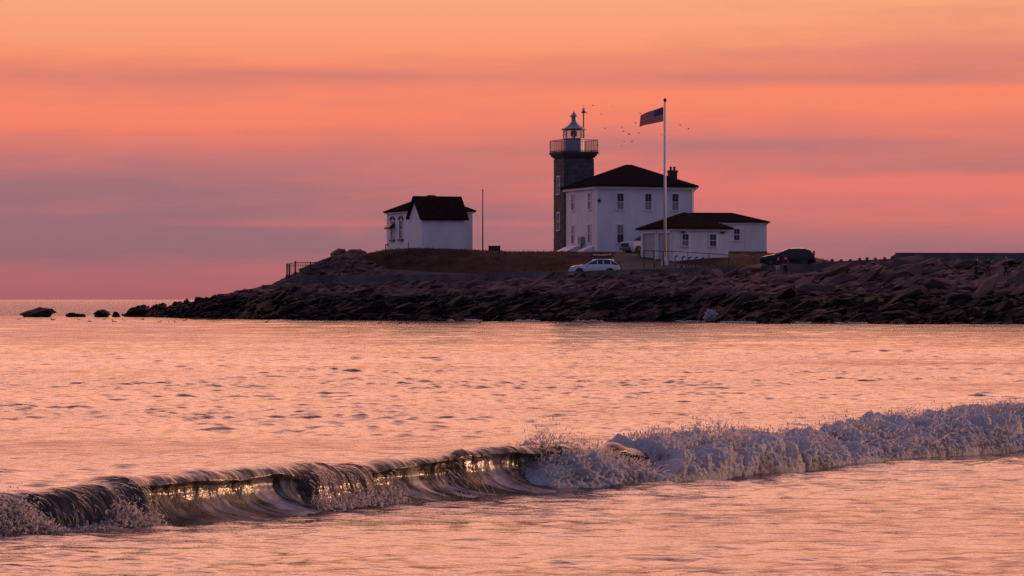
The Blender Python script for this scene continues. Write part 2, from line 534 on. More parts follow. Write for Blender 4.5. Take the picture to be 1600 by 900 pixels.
# ------------------------------------------------------------------ the sea
NW = 100
lam = np.exp(np.concatenate([RNG.uniform(np.log(0.24), np.log(1.2), 70), RNG.uniform(np.log(1.5), np.log(7.0), 30)]))
ang = RNG.normal(-1.25, 0.75, NW)                       # travel direction of each ripple train (radians from +X)
kk = 2 * np.pi / lam; kx = kk * np.cos(ang); ky = kk * np.sin(ang); ph = RNG.uniform(0, 6.28, NW)
SLOPE = 0.19
amp0 = SLOPE * math.sqrt(2.0 / NW) / kk * np.where(lam > 1.5, 0.28, np.where(lam > .75, 0.55, 1.0))


def patchiness(X, Y):
    p = np.stack([X * 0.06 + 3.1, Y * 0.11, X * 0 + .5], 1)
    return np.clip(0.80 + 0.75 * fbm(p, 3, 0.55, 5), 0.25, 1.7)


def sea_eta(X, Y, dY):
    z = np.zeros_like(X)
    for a, l, qx, qy, f in zip(amp0, lam, kx, ky, ph):
        wgt = np.clip((l / dY - 2.0) / 1.5, 0, 1)
        if wgt.max() <= 0: continue
        z += a * wgt * np.sin(qx * X + qy * Y + f)
    tau = X * T0[0] + Y * T0[1]
    wv = X * N0[0] + Y * N0[1] - crest_n(tau)
    inshore = np.clip((wv - 0.2) / 1.5, 0, 1)              # calmer, glassier water inside the break
    z = z * patchiness(X, Y) * (1 - 0.42 * inshore)
    return z + 3.0 * z * np.abs(z)


def build_sea():
    rows = [4.0]
    while rows[-1] < 420:
        y = rows[-1]
        st = y * np.interp(y, [4, 18, 22, 44, 60, 110, 330, 420], [.02, .02, .0028, .0026, .0012, .0012, .0034, .006])
        rows.append(y + st)
    while rows[-1] < 30000: rows.append(rows[-1] * 1.12)
    rows = np.array([-60.0, -20.0, -5.0] + rows)
    nc = 540
    u = np.linspace(-1, 1, nc); u = 0.62 * u + 0.38 * u ** 3
    hw = 7 + 0.24 * np.abs(rows)
    X = (u[None, :] * hw[:, None]); Y = np.repeat(rows[:, None], nc, 1)
    dY = np.maximum(np.gradient(rows), 0.02)
    Xf, Yf = X.ravel(), Y.ravel(); D = np.repeat(dY, nc)
    z = np.zeros_like(Xf)
    near = (Yf > 12) & (Yf < 1500)
    z[near] = sea_eta(Xf[near], Yf[near], D[near])
    # hollow under the breaking wave's own mesh
    tau = Xf * T0[0] + Yf * T0[1]; wv = Xf * N0[0] + Yf * N0[1] - crest_n(tau)
    sink = np.clip((wv + 1.9) / 0.3, 0, 1) * np.clip((0.62 - wv) / 0.15, 0, 1)
    sink *= ((tau > _ct[0] + .2) & (tau < _ct[-1] - .2))
    z -= 0.35 * sink
    V = np.stack([Xf, Yf, z], 1)
    nr = len(rows); idx = np.arange(nr * nc).reshape(nr, nc)
    Fq = np.stack([idx[:-1, :-1], idx[:-1, 1:], idx[1:, 1:], idx[1:, :-1]], -1).reshape(-1, 4)
    o = raw_mesh('sea', V, Fq, M['sea'], smooth=True)
    tag(o, kind='structure')
    return o


build_sea()

# profile control points (w across, z up; in units of the crest height): open face / falling curtain
OPEN = np.array([(-4.6, -.08), (-3.4, .03), (-2.2, .22), (-1.3, .55), (-.6, .86), (-.1, .99), (.2, 1.0), (.42, .93), (.54, .80), (.44, .76), (.28, .70), (.20, .52),
                 (.28, .34), (.46, .19), (.75, .08), (1.15, .01), (1.7, -.06), (2.2, -.14)])
CURT = np.array([(-4.6, -.08), (-3.4, .03), (-2.2, .22), (-1.3, .57), (-.6, .88), (-.1, .99), (.22, .99), (.50, .92), (.74, .78), (.90, .60), (.99, .42), (1.04, .25),
                 (1.08, .10), (1.12, .02), (1.2, -.03), (1.4, -.05), (1.8, -.08), (2.2, -.14)])
SOFT = np.array([(-4.6, -.08), (-3.4, .03), (-2.2, .22), (-1.3, .52), (-.6, .82), (-.1, .97), (.14, 1.0), (.26, .96), (.34, .89), (.36, .82), (.36, .72), (.36, .56),
                 (.42, .38), (.55, .22), (.80, .09), (1.15, .01), (1.7, -.06), (2.2, -.14)])


def wave_profile(px, rows):
    """blend of the three profiles along the crest; px is only an index along the wave"""
    c_curt = np.interp(px, [-400, 150, 172, 400, 440, 545, 562, 575], [1, 1, 0, 0, .75, .85, .2, 0])
    c_soft = np.interp(px, [168, 200, 300, 420, 445, 560, 580, 640, 700, 760, 800], [0, .35, .2, .3, 0, 0, .0, .15, .85, .55, .2])
    c_soft = np.minimum(c_soft, 1 - c_curt)
    P = OPEN[None] * (1 - c_curt - c_soft)[:, None, None] + CURT[None] * c_curt[:, None, None] + SOFT[None] * c_soft[:, None, None]
    n = P.shape[1]; t = np.linspace(0, n - 1.0001, rows); i = t.astype(int); f = (t - i)[None, :, None]
    g = lambda k: P[:, np.clip(i + k, 0, n - 1)]
    return 0.5 * (2 * g(0) + (g(1) - g(-1)) * f + (2 * g(-1) - 5 * g(0) + 4 * g(1) - g(2)) * f ** 2 + (3 * g(0) - g(-1) - 3 * g(1) + g(2)) * f ** 3), c_curt


def build_wave():
    nu = 96
    ta_, tb_ = tau_px(-60), tau_px(860)
    tau = np.concatenate([np.linspace(_ct[0] + .3, ta_, 60, endpoint=False), np.linspace(ta_, tb_, 1150, endpoint=False), np.linspace(tb_, _ct[-1] - .3, 160)]); nt = len(tau)
    px = np.interp(tau, _ht, _h_px)
    H = crest_h(tau)
    # wandering lip
    wob = np.stack([tau * 0.9, tau * 0 + 2, tau * 0], 1)
    H = H * np.interp(px, [960, 1010, 1900], [1, .62, .55])
    H = H * (1 + 0.05 * fbm(wob * 1.6, 3, .6, 3) + .018 * fbm(wob * 6.0, 3, .6, 4))
    P, curt = wave_profile(px + 14 * fbm(wob * 2.3, 2, .5, 9), nu)
    W = P[:, :, 0] * H[:, None]; Z = P[:, :, 1] * H[:, None]
    # surface normals in the profile plane
    dW = np.gradient(W, axis=1); dZ = np.gradient(Z, axis=1); L = np.sqrt(dW ** 2 + dZ ** 2) + 1e-6
    nW, nZ = -dZ / L, dW / L
    uu = np.linspace(0, 1, nu)[None, :].repeat(nt, 0); TT = tau[:, None].repeat(nu, 1)
    arc = np.cumsum(L, 1)
    # flow lines combed over the lip and down the face
    q = np.stack([(TT * 11 - arc * 2.2).ravel(), (arc * 1.5).ravel(), np.zeros(TT.size)], 1)
    st = fbm(q, 5, 0.66, 21).reshape(TT.shape)
    q2 = np.stack([(TT * 3.2 - arc * 1.4).ravel(), (arc * 2.0).ravel(), np.ones(TT.size)], 1)
    lump = fbm(q2, 3, 0.5, 31).reshape(TT.shape)
    body = np.clip((uu - 0.16) / 0.2, 0, 1) * np.clip((0.97 - uu) / 0.08, 0, 1)
    disp = body * (0.0085 * st * (0.5 + 1.3 * curt[:, None]) * (.4 + .9 * np.abs(lump)) + 0.022 * lump)
    # ragged, torn lower hem on the falling curtain
    W = W + nW * disp; Z = Z + nZ * disp
    N = crest_n(tau)[:, None] + W
    X = T0[0] * TT + N0[0] * N; Y = T0[1] * TT + N0[1] * N
    eta = sea_eta(X.ravel(), Y.ravel(), np.full(X.size, 0.1)).reshape(X.shape)
    Z = Z + eta * (1 - 0.6 * body)
    V = np.stack([X.ravel(), Y.ravel(), Z.ravel()], 1)
    idx = np.arange(nt * nu).reshape(nt, nu)
    Fq = np.stack([idx[:-1, :-1], idx[1:, :-1], idx[1:, 1:], idx[:-1, 1:]], -1).reshape(-1, 4)
    thr = fbm(np.stack([(TT * 7.0 - arc * 3.0).ravel(), (arc * 1.6).ravel(), np.full(TT.size, 3.0)], 1), 5, .68, 77).reshape(TT.shape)
    face = np.clip((uu - .50) / .22, 0, 1) * np.clip((.97 - uu) / .06, 0, 1)
    patch = np.clip(.55 + .8 * fbm(np.stack([tau * .8, tau * 0 + 6, tau * 0], 1), 2, .5, 88), .1, 1.2)[:, None]
    foam_sheen_v = face * np.clip(.26 + .70 * thr, 0, .85) * patch + .40 * np.clip(thr + .0, 0, 1) * np.clip((uu - .28) / .1, 0, 1) * np.clip((.55 - uu) / .1, 0, 1)  # pale streaks: foam, plus reflected sky put into the colour
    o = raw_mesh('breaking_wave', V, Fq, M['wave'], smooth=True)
    at_ = o.data.attributes.new('foam_sheen', 'FLOAT', 'POINT'); at_.data.foreach_set('value', np.clip(foam_sheen_v, 0, 1).astype(np.float32).ravel())
    tag(o, kind='structure')


build_wave()

OCT_V = np.array([(1, 0, 0), (-1, 0, 0), (0, 1, 0), (0, -1, 0), (0, 0, 1), (0, 0, -1)], float)
OCT_F = np.array([(0, 2, 4), (2, 1, 4), (1, 3, 4), (3, 0, 4), (2, 0, 5), (1, 2, 5), (3, 1, 5), (0, 3, 5)])


def drops(name, P, rad, stretch_dir, stretch, label, m):
    n = len(P)
    A = RNG.normal(size=(n, 3)); A /= np.linalg.norm(A, axis=1)[:, None]
    B = np.cross(A, RNG.normal(size=(n, 3))); B /= np.linalg.norm(B, axis=1)[:, None]; C = np.cross(A, B)
    rot = np.stack([A, B, C], 1)
    v = np.einsum('vk,nkj->nvj', OCT_V, rot) * (rad[:, None, None] * RNG.uniform(.7, 1.3, (n, 1, 3)))
    d = np.einsum('nvj,nj->nv', v, stretch_dir)
    v = v + d[:, :, None] * stretch_dir[:, None, :] * stretch[:, None, None]
    V = (v + P[:, None, :]).reshape(-1, 3)
    Fq = (OCT_F[None] + (np.arange(n) * 6)[:, None, None]).reshape(-1, 3)
    o = raw_mesh(name, V, Fq, m, smooth=True)
    return tag(o, label, 'foam', kind='stuff')


def foam_hump(tau, phi, px):
    """whitewater roll: phi 0 = behind the crest, 1 = toe in front; returns w, z, outward normal (w,z)"""
    H = crest_h(tau)
    ball = np.interp(px, [770, 800, 830, 890, 940, 980, 992, 1012, 1100, 1250, 1400, 1600, 1900], [0, .46, .86, .90, .52, .20, .34, .86, .88, .62, .70, .74, .74])
    front = np.interp(px, [770, 800, 880, 975, 990, 1010, 1100, 1300, 1600], [.25, .42, .66, .78, .42, .52, .62, .72, .85])
    a = phi * math.pi
    wv = front * (-np.cos(a)) * np.where(phi < .5, 1.0, 1.0) + 0.02
    wv = np.where(phi < .5, wv * 1.2 - 0.02, wv)
    roll = 1 + .16 * fbm(np.stack([np.ravel(tau) * 1.1, np.ravel(tau) * 0 + 9, np.ravel(tau) * 0], 1), 3, .6, 33).reshape(np.shape(tau))
    z = H * ball * roll * np.sin(a) ** np.where(phi > .5, 1.05, .75)
    return wv, z, -np.cos(a), np.sin(a)


def build_foam():
    t0, t1 = tau_px(775), tau_px(1840)
    nt, nu = 1150, 150
    tau = np.linspace(t0, t1, nt)[:, None].repeat(nu, 1); phi = np.linspace(0, 1, nu)[None, :].repeat(nt, 0)
    px = np.interp(tau, _ht, _h_px)
    wv, z, nw, nz = foam_hump(tau, phi, px)
    q = np.stack([tau.ravel(), wv.ravel() * 1.1, z.ravel() * 1.1], 1)
    warp = .35 * np.stack([fbm(q * 1.2, 2, .5, 140), fbm(q * 1.2 + 5, 2, .5, 141), fbm(q * 1.2 + 9, 2, .5, 142)], 1)
    qw = q + warp * .5
    B1 = np.abs(vnoise(qw * 1.9, 40)).reshape(tau.shape); B2 = np.abs(vnoise(qw * 4.6, 41)).reshape(tau.shape); B3 = np.abs(fbm(qw * 11.0, 2, .5, 42)).reshape(tau.shape)
    fine = fbm(q * 26.0, 3, .7, 60).reshape(tau.shape)
    soft = np.clip(np.sin(phi * math.pi) * 2.2, 0, 1)
    d = (0.20 * (B1 - .2) + 0.09 * (B2 - .2) * (.4 + 1.4 * B1) + 0.040 * B3 + 0.026 * fine) * soft
    d *= np.interp(px, [775, 800, 850, 1900], [.2, .6, 1, 1])
    wv = wv + nw * d; z = z + nz * d - 0.02 - 0.1 * (np.clip((phi - .96) / .04, 0, 1) + np.clip((.04 - phi) / .04, 0, 1))
    N = crest_n(tau) + wv
    V = np.stack([(T0[0] * tau + N0[0] * N).ravel(), (T0[1] * tau + N0[1] * N).ravel(), z.ravel()], 1)
    idx = np.arange(nt * nu).reshape(nt, nu)
    Fq = np.stack([idx[:-1, :-1], idx[1:, :-1], idx[1:, 1:], idx[:-1, 1:]], -1).reshape(-1, 4)
    o = raw_mesh('whitewater', V, Fq, M['foam'], smooth=True)
    thin = np.clip(.78 + .36 * fbm(q * 1.0, 2, .5, 47).reshape(tau.shape) - 1.5 * B1 - 1.0 * B2 - .6 * B3 - .35 * fine + .3 * np.clip((phi - .85) / .15, 0, 1), 0, .85)  # darkens creases: thin watery foam, with shade painted in
    at_ = o.data.attributes.new('thin', 'FLOAT', 'POINT'); at_.data.foreach_set('value', thin.astype(np.float32).ravel())
    tag(o, 'white churning foam rolling along the broken right half of the wave', 'foam', kind='stuff')
    # spray and clots over the roll
    n = 120000
    ta = RNG.uniform(t0, t1, n); pp = np.clip(RNG.beta(1.8, 1.8, n), 0.04, .98)
    p2 = np.interp(ta, _ht, _h_px)
    wv, z, nw, nz = foam_hump(ta, pp, p2)
    clot = fbm(np.stack([ta * 2.6, pp * 3.2 - ta * .6, ta * 0], 1), 4, .6, 71)
    dens = np.clip(-.03 + 1.3 * clot, 0.014, 1) ** 1.4 * (.35 + .65 * np.clip(1 - np.abs(pp - .45) / .3, 0, 1))
    keep = RNG.uniform(0, 1, n) < dens * np.interp(p2, [775, 800, 1900], [0, 1, 1])
    gust = np.clip(fbm(np.stack([ta * 1.6, ta * 0 + 3, ta * 0], 1), 3, .6, 72) + .45, .1, 1.5)
    top = np.clip(1 - np.abs(pp - .48) / .25, 0, 1)
    off = np.abs(RNG.normal(.03, .05, n)) + RNG.exponential(1.0, n) * (.02 + .085 * gust * top)
    wv = wv + nw * off + .02 * RNG.normal(size=n); z = z + nz * off + .025 * RNG.normal(size=n)
    N = crest_n(ta) + wv
    P = np.stack([T0[0] * ta + N0[0] * N, T0[1] * ta + N0[1] * N, z], 1)
    rad = np.clip(RNG.lognormal(math.log(0.0048), .5, n), .002, .02) * np.where(off > .14, .6, 1.0)
    keep &= z > -0.01
    dirs = np.stack([N0[0] * nw + .2 * RNG.normal(size=n), N0[1] * nw + .2 * RNG.normal(size=n), nz + .2 * RNG.normal(size=n)], 1)
    dirs /= np.linalg.norm(dirs, axis=1)[:, None]
    drops('spray_droplets', P[keep], rad[keep], dirs[keep], RNG.uniform(0, 2.2, n)[keep], 'bright spray droplets thrown up above the foaming right half of the wave', M['spray'])
    # splash at the foot of the two falling curtains on the left
    Ps, Rs, Ds = [], [], []
    for (pa, pb, num, hh) in ((-330, 168, 13000, .24), (430, 566, 2600, .17)):
        ta = RNG.uniform(tau_px(pa), tau_px(pb), num); H = crest_h(ta)
        cl = np.clip(0.55 + 0.9 * fbm(np.stack([ta * 3.0, ta * 0, ta * 0 + 4], 1), 3, .6, 81), .05, 1.6)
        zz = np.abs(RNG.normal(0, .42, num)) * hh * cl
        wv = H * (1.06 + .03 * RNG.normal(size=num)) - zz * 0.12 + RNG.exponential(.05, num)
        N = crest_n(ta) + wv
        Ps.append(np.stack([T0[0] * ta + N0[0] * N, T0[1] * ta + N0[1] * N, zz], 1))
        Rs.append(np.clip(RNG.lognormal(math.log(0.0058), .45, num), .0025, .018))
    P = np.concatenate(Ps); rad = np.concatenate(Rs)
    dirs = RNG.normal(size=P.shape) * .5 + np.array([.3, -.2, .8]); dirs /= np.linalg.norm(dirs, axis=1)[:, None]
    drops('curtain_splash', P, rad, dirs, RNG.uniform(0, 1.5, len(P)), 'white splash where the falling wave lip hits the water at left', M['spray'])
    # torn threads of water: thrown off the roll, and along the falling lip, some added for gold glints
    SV, SF = [], []
    def thread(p, v, ln, r):
        n_ = 6; b0 = len(SV); p = np.array(p, float); v = np.array(v, float); v /= np.linalg.norm(v) + 1e-6
        for k in range(n_):
            rr_ = r * (1 - .75 * k / (n_ - 1))
            for a in (0, 2.09, 4.19): SV.append((p[0] + rr_ * math.cos(a), p[1] + .5 * rr_ * math.sin(a), p[2] + rr_ * math.sin(a)))
            p = p + v * ln / n_; v = v + np.array([.05 * RNG.normal(), .05 * RNG.normal(), -.16])
            v /= np.linalg.norm(v)
        for k in range(n_ - 1):
            for j in range(3): a = b0 + k * 3 + j; c = b0 + k * 3 + (j + 1) % 3; SF.append((a, c, c + 3, a + 3))
    for k in range(450):
        ta = np.array([RNG.uniform(t0, t1)]); pp = np.array([RNG.uniform(.25, .85)]); p2 = np.interp(ta, _ht, _h_px)
        if p2[0] < 805: continue
        wv, z, nw, nz = foam_hump(ta, pp, p2); off = RNG.uniform(.0, .10)
        N = crest_n(ta) + wv + nw * off; z = z + nz * off
        thread((T0[0] * ta[0] + N0[0] * N[0], T0[1] * ta[0] + N0[1] * N[0], z[0]), (N0[0] * nw[0] + .5 * RNG.normal(), N0[1] * nw[0] + .3 * RNG.normal(), .5 * nz[0] + .25), RNG.uniform(.06, .22), RNG.uniform(.003, .008))
    for k in range(420):
        u_ = RNG.uniform()
        pxk = RNG.uniform(-150, 170) if u_ < .45 else (RNG.normal(163, 8) if u_ < .6 else (RNG.uniform(425, 566) if u_ < .88 else RNG.normal(672, 22)))
        ta = tau_px(pxk); H = crest_h(ta); f_ = RNG.uniform(.1, .95)
        wv = H * (.28 + .85 * math.sqrt(1 - f_ ** 2)) + RNG.uniform(.0, .06); N = crest_n(ta) + wv
        thread((T0[0] * ta + N0[0] * N, T0[1] * ta + N0[1] * N, H * f_), (N0[0] * .5 + .2 * RNG.normal(), N0[1] * .5, .1 - .9 * (1 - f_)), RNG.uniform(.05, .16), RNG.uniform(.0025, .006))
    tag(raw_mesh('torn_threads', SV, SF, M['spray'], smooth=True), 'thin bright threads of water torn from the breaking wave', 'spray', kind='stuff')


build_foam()

# ------------------------------------------------------------------ the point of land
_sh = [(190, 494), (300, 498), (440, 500), (800, 502), (1100, 503.5), (1200, 506), (1600, 507)]
_shY = [2 * F / (y - HZ) for _, y in _sh]; _shX = [wx(p, Y) for (p, _), Y in zip(_sh, _shY)]
_shX += [75, 140]; _shY += [240, 215]


def wallY(X): return 325 - (X + 22.7) * 0.667


def _tab(lst):
    xs, zs = [], []
    for p, y in lst:
        # solve X on the wall line seen in column p
        s = (p - 800.0) / F; Y = (325 - 22.7 * 0.667) / (1 + 0.667 * s); xs.append(s * Y); zs.append(wz(y, Y))
    return np.array(xs), np.array(zs)


_wt = _tab([(440, 431), (461, 430.5), (656, 429), (758, 426), (890, 424), (1000, 421), (1160, 416), (1270, 411.5), (1300, 410), (1391, 405.5), (1600, 404.5), (1900, 402)])
_wb = _tab([(440, 448), (461, 447), (656, 445), (758, 442), (890, 434), (1000, 432), (1230, 428), (1300, 420), (1391, 412), (1600, 409), (1900, 407)])
_sky_px = [180, 190, 250, 300, 350, 400, 440, 452, 480, 520, 560, 600, 640, 700, 760, 800, 890, 1000, 1140, 1200, 1250, 1280, 1300, 1395, 1540, 1600, 1800]
_sky_py = [499, 497, 487, 478, 465, 455, 445, 438, 421, 408, 398, 390.5, 387.5, 388.5, 391.5, 393, 393, 397, 397, 395, 399, 404, 409, 406, 400, 395, 388]


def sstep(t): t = np.clip(t, 0, 1); return t * t * (3 - 2 * t)


def terr(X, Y):
    X = np.asarray(X, float); Y = np.asarray(Y, float)
    yw = np.interp(X, _shX, _shY); yl = wallY(X)
    zt = np.interp(X, *_wt) - 0.62; zb = np.interp(X, *_wb)
    # A: behind a sea wall
    yr = np.maximum(330.0, yl + 6)
    yr = np.where(X > 24, np.maximum(yl + 16, 300), yr)
    zr = EYE - (np.interp(800 + F * X / yr, _sky_px, _sky_py) - HZ) / F * yr
    front = -0.4 + (zb + 0.4) * np.clip((Y - yw) / (yl - 0.3 - yw), 0, 1) ** 0.85
    back = zt + (zr - zt) * sstep(np.clip((Y - yl - 3.0) / (yr - yl - 3.0), 0, 1)) ** 0.8
    yb = np.where(X > 24, yr + 10, 352.0)
    fall = np.clip((Y - yb) / 40.0, 0, 1)
    A = np.where(Y < yl - 0.25, front, back * (1 - fall) - 2.0 * fall)
    # B: open rocky end of the point
    yr2 = np.maximum(338.0, yw + 9)
    zr2 = EYE - (np.interp(800 + F * X / yr2, _sky_px, _sky_py) - HZ) / F * yr2
    B = -0.4 + (zr2 + 0.4) * sstep(np.clip((Y - yw) / (yr2 - yw), 0, 1)) ** 0.7
    f2 = np.clip((Y - yr2 - 3) / 30.0, 0, 1)
    B = B * (1 - f2) - 2.0 * f2
    k = np.clip((X + 23.5) / 1.5, 0, 1)
    Z = A * k + B * (1 - k)
    Z = np.where(Y < yw, np.minimum(Z, -0.4 - (yw - Y) * 0.12), Z)
    return np.where(X < -47.5, np.minimum(Z, -0.8), Z)


def terr1(x, y): return float(terr(np.array([x]), np.array([y]))[0])


def build_ground():
    xs = np.arange(-56, 130, 0.6); ys = np.concatenate([np.arange(215, 420, 0.6), [440, 480]])
    X, Y = np.meshgrid(xs, ys); Xf, Yf = X.ravel(), Y.ravel()
    Z = terr(Xf, Yf)
    yl = wallY(Xf)
    rocky = ((Yf < yl) | (Xf < -23) | ((Xf < -9.6) & (Yf < yl + 2 + 9.5 * (-9.6 - Xf) / 11)))
    q = np.stack([Xf, Yf, Xf * 0], 1)
    Z = Z + np.where(rocky, 0.30 * fbm(q * 0.7, 3, .6, 90), 0.03 * fbm(q * 0.8, 3, .6, 91)) * np.clip((Z + .6) / .8, 0, 1)
    V = np.stack([Xf, Yf, Z], 1)
    nr, nc = X.shape; idx = np.arange(nr * nc).reshape(nr, nc)
    Fq = np.stack([idx[:-1, :-1], idx[:-1, 1:], idx[1:, 1:], idx[1:, :-1]], -1).reshape(-1, 4)
    mi = np.where(rocky[Fq].mean(1) > .5, 0, 1)
    o = raw_mesh('ground', V, Fq, [M['rock'], M['grass']], smooth=False, mi=mi)
    o.data.polygons.foreach_set('use_smooth', (mi == 1))
    tag(o, kind='structure')


build_ground()


def strip(name, m, rows, lift, ncol=8):
    V = []; Fc = []
    for (a, b) in rows:
        for k in range(ncol):
            t = k / (ncol - 1); x = a[0] + (b[0] - a[0]) * t; y = a[1] + (b[1] - a[1]) * t
            V.append((x, y, terr1(x, y) + lift))
    for j in range(len(rows) - 1):
        for k in range(ncol - 1):
            i = j * ncol + k
            Fc.append((i, i + 1, i + ncol + 1, i + ncol))
    return raw_mesh(name, V, Fc, m, smooth=True)


rows = []
for x in np.arange(-15, 40, 0.6):
    rows.append(((x, wallY(x) + 1.0), (x, wallY(x) + 6.0)))
tag(strip('road', M['road'], rows, 0.10, 12), kind='structure')
rows = []
for t in np.linspace(0, 1, 40):
    y = 310 + 18.5 * t
    rows.append(((7.6 + 3.2 * t + .5 * math.sin(t * 3), y + 1), (19.5 - 7.0 * min(1, t * 1.6) + .4 * t, y - (1 - t) * 3.0)))
tag(strip('driveway', M['road'], rows, 0.13, 14), kind='structure')

# sea wall: cast panels with joints, coping
sw = thing('seawall', 'stained concrete seawall running along the top of the boulder bank', 'wall', (0, 0, 0))


def wall_panel(xa, xb, name, top_lift=0.0, zt_fix=None, th=0.5, proud=0.0):
    b = MB()
    n = 4; ring = []
    for k in range(n + 1):
        x = xa + (xb - xa) * k / n; y = wallY(x) - proud
        zt = (float(np.interp(x, *_wt)) + top_lift) if zt_fix is None else zt_fix(x)
        zb = float(np.interp(x, *_wb)) - 1.0
        ring.append([Vector((x, y, zb)), Vector((x, y + th, zb)), Vector((x, y + th, zt)), Vector((x, y, zt))])
    b.loft(ring)
    return b


x = -21.6; i = 0
while x < 62:
    xe = min(x + 3.6, 62)
    p = wall_panel(x + .02, xe - .02, 'panel', random.uniform(-.02, .03), proud=random.uniform(-.03, .04)).build('wall_panel', M['concrete'], sw)
    x = xe
b = wall_panel(-21.6, 37.0, 'coping', 0.06, th=0.62, proud=0.08)
# short return wall at the left end, under the railing
y0 = wallY(-21.6)
MB().box(-22.1, -21.62, y0 - .02, y0 + 9, terr1(-20, y0 + 1) - 2.0, float(_wt[1][1]) + 0.02).build('return_wall', M['concrete'], sw)

# parapet on the right
pa = thing('parapet_wall', 'long dark flat-topped parapet above the boulders at far right', 'wall', (0, 0, 0))
xa = _tab([(1393, 400)])[0][0]; xs0 = _tab([(1400, 397)])[0][0]
pk = _tab([(1400, 397.3), (1560, 397.6), (1600, 397.6), (1900, 397)])
b = MB(); ring = []
for x in [xa] + list(np.linspace(xs0, 66, 12)):
    y = wallY(x) + 0.8
    zt = float(np.interp(x, *pk)) if x > xa else float(np.interp(x, *_wt)) + .05
    zb = float(np.interp(x, *_wb)) - 1
    ring.append([Vector((x, y, zb)), Vector((x, y + .7, zb)), Vector((x, y + .7, zt)), Vector((x, y, zt))])
b.loft(ring).build('parapet_body', M['concrete'], pa)
b = MB(); ring = []
for x in np.linspace(xs0 + .1, 66, 12):
    y = wallY(x) + 0.7; zt = float(np.interp(x, *pk))
    ring.append([Vector((x, y, zt + .003)), Vector((x, y + .9, zt + .003)), Vector((x, y + .9, zt + .16)), Vector((x, y, zt + .16))])
b.loft(ring).build('coping', M['concrete'], pa)

# ------------------------------------------------------------------ boulders


def hull_rock(seed, dims=(1, .75, .5), npts=18, sub=1, boxy=0.65):
    rr = random.Random(seed); bm = bmesh.new()
    for _ in range(npts):
        v = Vector((rr.gauss(0, 1), rr.gauss(0, 1), rr.gauss(0, 1))).normalized()
        m = max(abs(v.x), abs(v.y), abs(v.z)); v = v.lerp(v / m, boxy) * rr.uniform(.82, 1.0)
        bm.verts.new((v.x * dims[0], v.y * dims[1], v.z * dims[2]))
    r = bmesh.ops.convex_hull(bm, input=bm.verts)
    bmesh.ops.delete(bm, geom=[g for g in r['geom_interior'] if isinstance(g, bmesh.types.BMVert)], context='VERTS')
    bmesh.ops.dissolve_limit(bm, angle_limit=R(14), verts=bm.verts, edges=bm.edges)
    if sub:
        bmesh.ops.bevel(bm, geom=list(bm.edges), offset=0.07, segments=1, affect='EDGES', clamp_overlap=True)
        bmesh.ops.triangulate(bm, faces=bm.faces)
        for v in bm.verts:
            v.co += Vector((rr.gauss(0, .012), rr.gauss(0, .012), rr.gauss(0, .012)))
    bmesh.ops.recalc_face_normals(bm, faces=bm.faces)
    me = bpy.data.meshes.new('boulder'); bm.to_mesh(me); bm.free()
    me.materials.append(M['rock'])
    return me


ROCKS = [hull_rock(100 + k, (1, random.uniform(.6, .85), random.uniform(.36, .62)), random.choice([12, 14, 18, 22])) for k in range(16)]
SMALL = [hull_rock(300 + k, (1, .8, .5), 16, 0, .5) for k in range(8)]


def boulder(x, y, z, s, rot, label, group=None, name='boulder', me=None, scale=None):
    o = bpy.data.objects.new(name, me or random.choice(ROCKS)); COL.objects.link(o)
    o.location = (x, y, z); o.rotation_euler = rot; o.scale = scale or (s * 1.4, s, s * .85)
    return tag(o, label, 'boulder', group)


PEOPLE = [(1215.5, 431.5), (1227, 430.5), (1526, 433.5), (1543.5, 431), (1572, 434)]
spots = []


def screen_py(x, y, z): return HZ + (EYE - z) * F / y


def find_ground(px, py):
    best = None
    for Y in np.arange(262, 330, 0.15):
        x = wx(px, Y)
        if Y > wallY(x) - 0.6: break
        z = terr1(x, Y); e = abs(screen_py(x, Y, z) - py)
        if best is None or e < best[0]: best = (e, x, Y, z)
    return best[1:]


PSPOT = [find_ground(*p) for p in PEOPLE]


def blocked(x, y, r):
    for (qx, qy, qz) in PSPOT:
        if abs(x - qx) < r * 0.55 + .35 and -r - 3.0 < y - qy < r + .2: return True
    return False


ZONES = [(-60, -24, 'on the low left point'), (-24, -9, 'below the white boathouse'), (-9, 3, 'between the boathouse and the lighthouse'),
         (3, 13, 'below the parked white car'), (13, 22, 'below the flagpole and garage'), (22, 31, 'below the dark parked car'),
         (31, 70, 'under the long parapet at far right')]


def zone(x):
    for a, b, s in ZONES:
        if a <= x < b: return s
    return ZONES[-1][2]


def adj(s, me):
    h = max(v.co.z for v in me.vertices) - min(v.co.z for v in me.vertices)
    return ('big' if s > 1.3 else ('mid-sized' if s > .95 else 'small')) + (' slab-like' if h < .85 else ' blocky')


